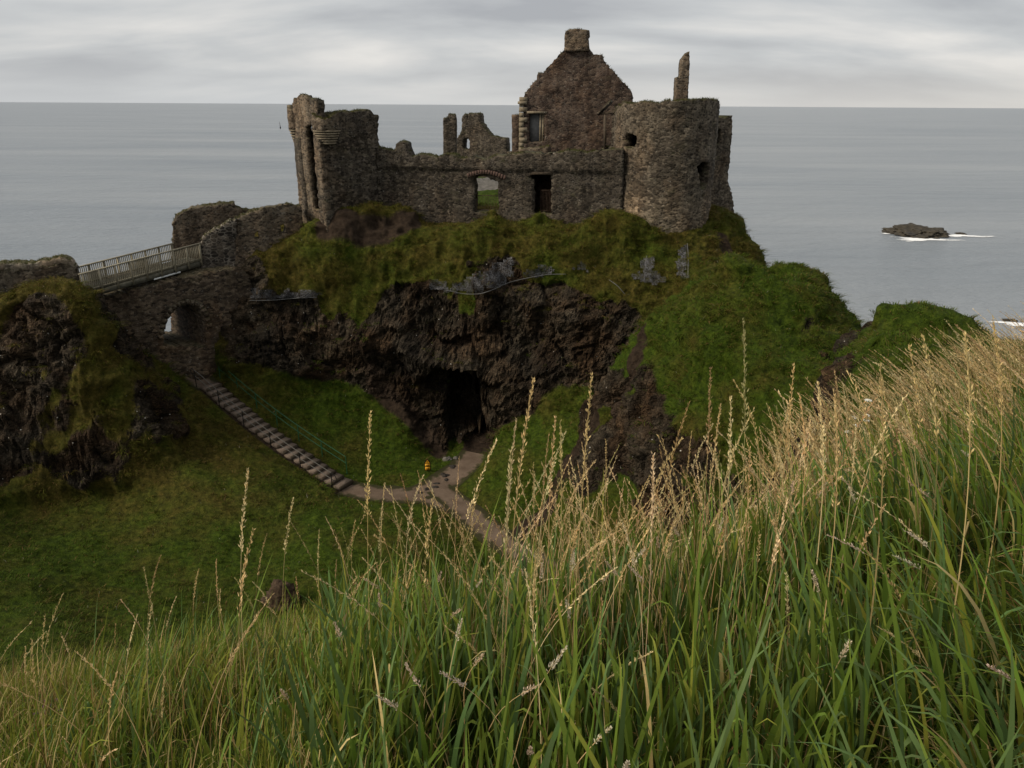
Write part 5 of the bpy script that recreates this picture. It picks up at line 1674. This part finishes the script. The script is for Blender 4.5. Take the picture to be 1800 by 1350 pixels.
def stalks(B, base, tipoff, thick=0.0016, head=0.26, nsp=44, spl=(0.009, 0.015), plume=0.0, stemcol=None, headcol=None):
    n = len(base)
    c = stalk_curve(base, tipoff, nod=0.09 if n > 1 else 0.0)
    k = c.shape[1]
    col = tints(n, STRAW, 0.15)
    sc = col if stemcol is None else stemcol
    hc = col * 1.05 if headcol is None else headcol
    # stem: two crossed ribbons read as a round straw from any side
    for a in (0.0, math.pi / 2):
        ang = RNG.uniform(0, math.pi, n) + a
        side = np.stack([np.cos(ang), np.sin(ang), np.zeros(n)], 1)[:, None, :]
        w = np.linspace(1.25, 0.45, k)[None, :, None] * thick
        V = np.stack([c - side * w, c + side * w], 2).reshape(n, -1, 3)
        q = np.array([[2 * i, 2 * i + 1, 2 * i + 3, 2 * i + 2] for i in range(k - 1)])
        Q = (np.arange(n)[:, None, None] * (2 * k) + q[None]).reshape(-1, 4) + B.n
        B.V.append(V.reshape(-1, 3)); B.Q.append(Q); B.C.append(np.repeat(sc * 0.8, 2 * k, axis=0)); B.n += n * 2 * k
    Lst = np.linalg.norm(tipoff, axis=1)
    f = RNG.uniform(0, 1, (n, nsp)) ** 0.85
    # spikelets sit in clusters along the head
    f = np.clip(np.round(f * 17) / 17 + RNG.normal(0, 0.03, (n, nsp)), 0, 1)
    t = 1 - head * (1 - f)
    x = t * (k - 1)
    i0 = np.clip(np.floor(x).astype(int), 0, k - 2)
    g = (x - i0)[..., None]
    rows = np.arange(n)[:, None]
    P = c[rows, i0] * (1 - g) + c[rows, i0 + 1] * g
    T = unit(c[rows, i0 + 1] - c[rows, i0])
    az = RNG.uniform(0, 2 * math.pi, (n, nsp))
    rad = np.stack([np.cos(az), np.sin(az), np.zeros_like(az)], -1)
    spread = RNG.uniform(0.15, 0.55, (n, nsp, 1)) * (1 + 0.9 * plume)
    D = unit(T + rad * spread)
    off = RNG.uniform(0, 1, (n, nsp, 1)) * (1 - f[..., None] * 0.8) * (0.014 + 0.012 * plume) * (Lst[:, None, None])
    P = P + D * off
    side = unit(np.cross(D, RNG.normal(0, 1, D.shape)))
    ln = RNG.uniform(spl[0], spl[1], (n, nsp)) * (1.1 - 0.3 * f)
    B.diamonds(P.reshape(-1, 3), D.reshape(-1, 3), side.reshape(-1, 3), ln.ravel(), ln.ravel() * (0.118 + 0.1 * plume), np.repeat(hc, nsp, axis=0) * RNG.uniform(0.75, 1.15, (n * nsp, 1)))


def place_tip(px, py, dx, L=1.15):
    """a stalk whose tip shows at a pixel: how far away must it stand to be about L tall?"""
    best = None
    for Y in np.arange(1.7, 8.0, 0.1):
        tip = W(px, py, Y)
        bx = tip[0] + dx * Y / F
        gz = height([bx], [Y])[0]
        h = tip[2] - gz
        e = abs(h - L)
        if best is None or e < best[0]:
            best = (e, Y, tip, np.array([bx, Y, gz - 0.02]))
    return best[3], best[2] - best[3]


LONE = [   # tip pixel, foot offset in pixels, label
    (436, 827, -75, 'golden grass stalk bending right before the dark slope left of the steps'),
    (515, 878, -60, 'thin loose-headed grass stalk between the steps and the left brow'),
    (651, 727, -40, 'tall thick-headed golden stalk standing just right of the foot of the steps'),
    (871, 777, -120, 'drooping golden stalk nodding over the path fork below the cave'),
    (938, 664, -60, 'golden stalk whose tip stands before the dark cliff right of the cave'),
    (1040, 662, -15, 'upright golden stalk before the junction of cliff and grassy knoll'),
    (1306, 564, 60, 'tallest golden stalk rising high in front of the round green knoll'),
    (1249, 650, 25, 'slim golden stalk before the brown earth patch low on the knoll'),
    (1395, 645, 20, 'golden stalk standing against the cleft between the two green knolls'),
    (282, 978, -80, 'nodding pale grass stalk over the left brow of the near hill'),
    (752, 1020, -5, 'pale fluffy plume-headed grass stalk in the middle of the sward'),
]
MORE_TIPS = [(672, 852, -20), (722, 815, -30), (905, 738, -20), (980, 730, -45), (970, 735, 0), (985, 740, 15), (898, 790, -20), (1075, 800, -30), (1068, 770, 5), (1165, 745, -15), (1197, 700, -25), (1128, 830, 0), (1336, 660, 40), (1235, 740, -25), (1265, 712, 0), (1300, 712, -20),
             (1285, 700, 30), (1450, 672, 60), (1420, 690, 40), (665, 890, -10), (760, 880, -50), (693, 900, 0), (832, 885, -15), (940, 830, 0), (860, 905, -5), (1015, 800, -40), (1105, 860, 0), (1150, 800, 20), (1215, 760, 0), (1380, 700, 30), (1550, 640, 100), (1480, 690, 60), (420, 930, -60), (468, 940, -60), (380, 985, -20), (345, 1000, -40), (560, 930, -20), (590, 985, -15), (610, 905, 0), (1675, 560, 120), (1640, 590, 110), (1745, 560, 130), (1600, 610, 100), (1700, 590, 130)]


def make_stalks():
    for (px, py, dx, lab) in LONE:
        b, off = place_tip(px, py, dx)
        g = thing('grass_stalk', lab, 'grass stalk', b, 'lone grass stalks standing above the sward')
        B = Blades(); plume = 0.9 if 'plume' in lab else 0.25
        full = Blades()
        stalks(full, b[None], off[None], 0.002, 0.32 if plume < 0.5 else 0.12, 130 if plume < 0.5 else 260, (0.011, 0.019), plume)
        put('stem', mesh_np('stem', np.concatenate(full.V[:2]), np.concatenate([full.Q[0], full.Q[1]]), colors={'tint': np.concatenate(full.C[:2])}), M['straw'], g)
        nst = sum(len(v) for v in full.V[:2])
        put('seed_head', mesh_np('seed_head', full.V[2], full.Q[2] - nst, colors={'tint': full.C[2]}), M['straw'], g)
    B = Blades()
    bs, of = zip(*[place_tip(px, py, dx, RNG.uniform(1.0, 1.25)) for px, py, dx in MORE_TIPS])
    stalks(B, np.array(bs), np.array(of), 0.0019, 0.32, 110, (0.011, 0.018), 0.2)

    def field(n, y0, y1, p0, p1, l0, l1, sp=40, head=0.26, plume=0.1, amt=1.0, spl=(0.009, 0.015), th=0.0016, cols=None, power=1.0):
        P, px = fan(n, y0, y1, p0, p1, power)
        cl = fbm(np.stack([P[:, 0], P[:, 1], 0 * px], 1), 0.9, 2, 99)
        k = RNG.uniform(0, 1, n) < np.clip(0.2 + 2.4 * (cl - 0.35), 0.08, 1)
        P, px = P[k], px[k]
        n = len(P)
        L = RNG.uniform(l0, l1, n)
        ln = lean_of(px, n, amt)
        d = unit(np.stack([ln[:, 0] * 1.15, ln[:, 1] * 0.7, np.ones(n)], 1)) * L[:, None]
        hc = None
        if cols is not None:
            hc = tints(n, cols, 0.12)
        stalks(B, P, d, th, head, sp, spl, plume, headcol=hc)
    field(2300, 2.6, 9.0, 1360, 2100, 0.6, 1.0, 72, power=1.35, head=0.34, spl=(0.013, 0.023), th=0.0019, amt=1.15)
    field(1700, 8.5, 17.0, 1520, 2100, 0.6, 1.0, 44, head=0.34, th=0.003, spl=(0.019, 0.031), amt=1.15)
    field(210, 2.2, 4.6, 960, 1420, 0.6, 0.98, 60, head=0.3, spl=(0.011, 0.018))
    field(230, 1.9, 3.8, 560, 1050, 0.55, 1.05, 60, head=0.3)
    field(260, 1.7, 3.6, -200, 600, 0.45, 0.85, 60, amt=1.2, head=0.3)
    field(420, 1.5, 3.4, 900, 2100, 0.5, 0.82, 80, head=0.3, spl=(0.009, 0.015), plume=0.2)
    # soft pale plumes low in the sward
    field(120, 1.1, 3.0, 520, 2000, 0.42, 0.66, 90, head=0.14, plume=0.9, spl=(0.007, 0.011), cols=[(3, (0.6, 0.48, 0.36)), (2, (0.66, 0.58, 0.44))])
    o = put('dry_grass', B.mesh('dry_grass'), M['straw'])
    tag(o, 'straw-coloured seeding grass stalks leaning over the near hillside', 'grass', 'stuff')


make_stalks()


def make_turf():
    """short shaggy turf over the valley, the knolls, the headland and the ledges of the crag"""
    q = TQ
    ctr = TP[q].mean(1)
    e1 = TP[q[:, 2]] - TP[q[:, 0]]; e2 = TP[q[:, 3]] - TP[q[:, 1]]
    nv = np.cross(e1, e2)
    ar = np.linalg.norm(nv, axis=1) * 0.5
    nv = unit(nv); nv[nv[:, 2] < 0] *= -1
    rk, so, dr, pd = TROCK[q].mean(1), TSOIL[q].mean(1), TDRY[q].mean(1), TPATH[q].mean(1)
    pp = proj(ctr)
    toward = ((np.array([0, 0, EYE]) - ctr) * nv).sum(1) / np.linalg.norm(ctr - np.array([0, 0, EYE]), axis=1)
    ok = (pp[:, 0] > -220) & (pp[:, 0] < 2000) & (pp[:, 1] > 150) & (ctr[:, 1] > 12) & (ctr[:, 1] < 56) & (toward > -0.25) & (ctr[:, 2] > 10)
    pat = fbm(ctr, 1.6, 3, 123)
    w = ar * ok * (1 - sstep(0.35, 0.75, rk + 0.7 * (pat - 0.5))) * (1 - sstep(0.3, 0.6, so)) * sstep(1.0, 1.25, pd) * (0.25 + 1.5 * pat)
    w = w + 0.35 * ar * ok * sstep(0.5, 0.8, rk) * sstep(0.38, 0.62, nv[:, 2]) * sstep(0.42, 0.6, pat) * (ctr[:, 2] > 15.5) * (1 - sstep(0.3, 0.6, so))
    w = w * np.where(ctr[:, 2] > 23, 1.6, 1.0)
    w /= w.sum()
    NT = 62000
    i = RNG.choice(len(q), NT, p=w)
    r = RNG.uniform(0, 1, (NT, 2))
    v = TP[q[i]]
    P = (v[:, 0] * (1 - r[:, :1]) + v[:, 1] * r[:, :1]) * (1 - r[:, 1:]) + (v[:, 3] * (1 - r[:, :1]) + v[:, 2] * r[:, :1]) * r[:, 1:]
    Nn = nv[i]
    d = dr[i] + 0.9 * (fbm(P, 1.3, 3, 131) - 0.5)
    B = Blades()
    down = np.stack([Nn[:, 0], Nn[:, 1], np.zeros(NT)], 1)
    green = np.array([0.066, 0.108, 0.007]); olive = np.array([0.108, 0.1, 0.015]); rust = np.array([0.19, 0.12, 0.042])
    near = 1 - sstep(16, 30, P[:, 1])
    for b in range(4):
        n = NT
        up = unit(Nn * 0.55 + np.array([0, 0, 0.75]) + RNG.normal(0, 0.22, (n, 3)))
        L = RNG.uniform(0.10, 0.26, n) * (0.7 + 0.7 * fbm(P, 2.0, 2, 141))
        dd = np.clip(d + RNG.normal(0, 0.16, n), 0, 1)[:, None]
        c1 = green * (1 - dd) + olive * dd
        rm = (RNG.uniform(0, 1, n) < 0.05 + 0.22 * np.clip(d, 0, 1))[:, None]
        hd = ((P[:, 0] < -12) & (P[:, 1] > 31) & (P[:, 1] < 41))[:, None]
        c1 = np.where(rm, rust, c1) * RNG.uniform(0.55, 1.45, (n, 1)) * np.where(hd, 0.75, 1.0)  # headland tufts tinted darker: shade of that face put into the colour
        c1 = np.where((RNG.uniform(0, 1, n) < 0.004)[:, None], np.array([0.45, 0.43, 0.33]), c1)
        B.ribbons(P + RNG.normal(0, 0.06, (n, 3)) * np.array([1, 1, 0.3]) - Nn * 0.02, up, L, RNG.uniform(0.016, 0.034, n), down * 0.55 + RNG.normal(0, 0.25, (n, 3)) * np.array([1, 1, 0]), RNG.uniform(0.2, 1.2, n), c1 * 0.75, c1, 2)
    # tussocks that hang over the steeper banks
    st = np.where(Nn[:, 2] < 0.86, 1.0, 0.36) * np.where(P[:, 1] < 18, 0.3, 1.0)
    ti = RNG.choice(NT, 5200, p=st / st.sum())
    TC = np.repeat(P[ti], 22, axis=0); TN = np.repeat(Nn[ti], 22, axis=0); TD = np.repeat(d[ti] + RNG.normal(0, 0.25, len(ti)), 22)[:, None]
    n = len(TC)
    rd = RNG.normal(0, 1, (n, 3)) * np.array([1, 1, 0.2])
    dn = np.stack([TN[:, 0], TN[:, 1], np.zeros(n)], 1)
    TD = np.clip(TD, 0, 1)
    c1 = green * 1.15 * (1 - TD) + olive * 1.2 * TD
    c1 = np.where((RNG.uniform(0, 1, n) < 0.16)[:, None], rust * 1.1, c1) * RNG.uniform(0.6, 1.4, (n, 1))
    B.ribbons(TC + rd * 0.10 - TN * 0.03, unit(TN * 0.5 + np.array([0, 0, 0.8]) + rd * 0.25), RNG.uniform(0.25, 0.5, n) * np.repeat(RNG.uniform(0.6, 1.15, len(ti)), 22) * np.where(TC[:, 1] < 33, 0.6, 1.0), RNG.uniform(0.018, 0.034, n), dn * 0.7 + rd * np.array([0.3, 0.3, 0]), RNG.uniform(0.7, 1.5, n), c1 * 0.5, c1, 3)
    o = put('turf_grass', B.mesh('turf_grass'), M['grass'])
    tag(o, 'short shaggy turf over the ravine, knolls and crag slopes', 'grass', 'stuff')
    # grass along the broken wall tops
    T0 = np.array([a for a, _, _ in TOPS]); T1 = np.array([b for _, b, _ in TOPS]); T2 = np.array([c for _, _, c in TOPS])
    m = fbm(T0, 1.3, 3, 151)
    keep = (m > 0.43) | ((T0[:, 0] > W(1198, 180, 50)[0]) & (T0[:, 1] < 52) & (T0[:, 2] > 34.4))
    T0, T1, T2 = T0[keep], T1[keep], T2[keep]
    K = 40
    n = len(T0) * K
    r = RNG.uniform(0, 1, (len(T0), K, 2))
    P = (T0[:, None] * (1 - r[..., :1]) + T1[:, None] * r[..., :1]) + (T2 - T0)[:, None] * r[..., 1:] * 0.75
    P = P.reshape(-1, 3)
    B = Blades()
    c1 = tints(n, [(3, (0.07, 0.078, 0.018)), (3, (0.12, 0.105, 0.03)), (2, (0.045, 0.055, 0.014))], 0.25)
    B.ribbons(P - np.array([0, 0, 0.03]), unit(RNG.normal(0, 0.35, (n, 3)) + np.array([0, 0, 1])), RNG.uniform(0.08, 0.26, n), RNG.uniform(0.016, 0.03, n), RNG.normal(0, 0.3, (n, 3)) * np.array([1, 1, 0]), RNG.uniform(0.2, 1, n), c1 * 0.75, c1, 2)
    o = put('wall_grass', B.mesh('wall_grass'), M['grass'])
    tag(o, 'tufts of moss and grass growing along the broken wall tops', 'grass', 'stuff')


make_turf()


def make_flowers():
    def umbel(px, py, k):
        b, off = place_tip(px, py, 4, 0.55)
        for Y in (6.5,):
            tip = W(px, py, Y + 0.12 * k); gz = height([tip[0]], [tip[1]])[0]
        b = np.array([tip[0], tip[1], gz])
        g = thing('white_flower', 'flat white umbel flower among the dry grass on the right ridge', 'flower', b, 'white umbels in the dry grass')
        h = max(tip[2] - gz, 0.25)
        m = MB(); m.tube([b, b + np.array([0.0, 0, h * 0.6]), b + np.array([0, 0, h])], 0.0025, 5)
        for a in range(7):
            m.tube([b + np.array([0, 0, h]), b + np.array([0.022 * math.cos(a * 0.9), 0.022 * math.sin(a * 0.9), h + 0.02])], 0.001, 4)
        m.build('stem', M['flower_stem'], g)
        m = MB()
        for a in range(26):
            r_ = 0.034 * math.sqrt((a + 0.5) / 26); th = a * 2.4
            c = b + np.array([r_ * math.cos(th), r_ * math.sin(th), h + 0.024 - 5 * r_ * r_])
            m.lathe((c[0], c[1]), [(0.001, c[2] - 0.004), (0.0065, c[2]), (0.004, c[2] + 0.003), (0.0005, c[2] + 0.004)], 6)
        m.build('flower_head', M['white_petal'], g)
    for k, (px, py) in enumerate(((1526, 707), (1523, 733), (1499, 737), (1522, 742), (1505, 751), (1490, 762))):
        umbel(px, py, k)

    def knap(px, py, k):
        tip = W(px, py, 2.6 + 0.14 * (k % 4)); gz = height([tip[0]], [tip[1]])[0]
        b = np.array([tip[0], tip[1], gz])
        g = thing('purple_flower', 'small purple knapweed flower in the left corner of the hay', 'flower', b, 'purple knapweed in the hay')
        h = max(tip[2] - gz, 0.15)
        m = MB(); m.tube([b, b + np.array([0.01, 0, h * 0.6]), b + np.array([0, 0, h])], 0.0016, 5); m.build('stem', M['flower_stem'], g)
        m = MB(); c = b + np.array([0, 0, h])
        m.lathe((c[0], c[1]), [(0.001, c[2] - 0.008), (0.006, c[2] - 0.004), (0.005, c[2] + 0.003)], 10)
        bud = m.build('bud', M['riser'], g)
        m = MB()
        for a in range(22):
            th = a * 2.4; r_ = 0.003 + 0.009 * math.sqrt(a / 22)
            m.bar(c + np.array([0, 0, 0.002]), c + np.array([r_ * math.cos(th), r_ * math.sin(th), 0.013 - r_ * 0.4]), 0.0018, 0.0012)
        m.build('petals', M['purple_petal'], g)
    for k, (px, py) in enumerate(((78, 1254), (93, 1262), (85, 1265), (32, 1287), (70, 1278), (90, 1286), (107, 1256), (68, 1291), (113, 1272))):
        knap(px, py, k)


M['flower_stem'] = plain('flower_stem', (0.05, 0.075, 0.02), (0.08, 0.1, 0.03), 30, 0.8, 0)
make_flowers()
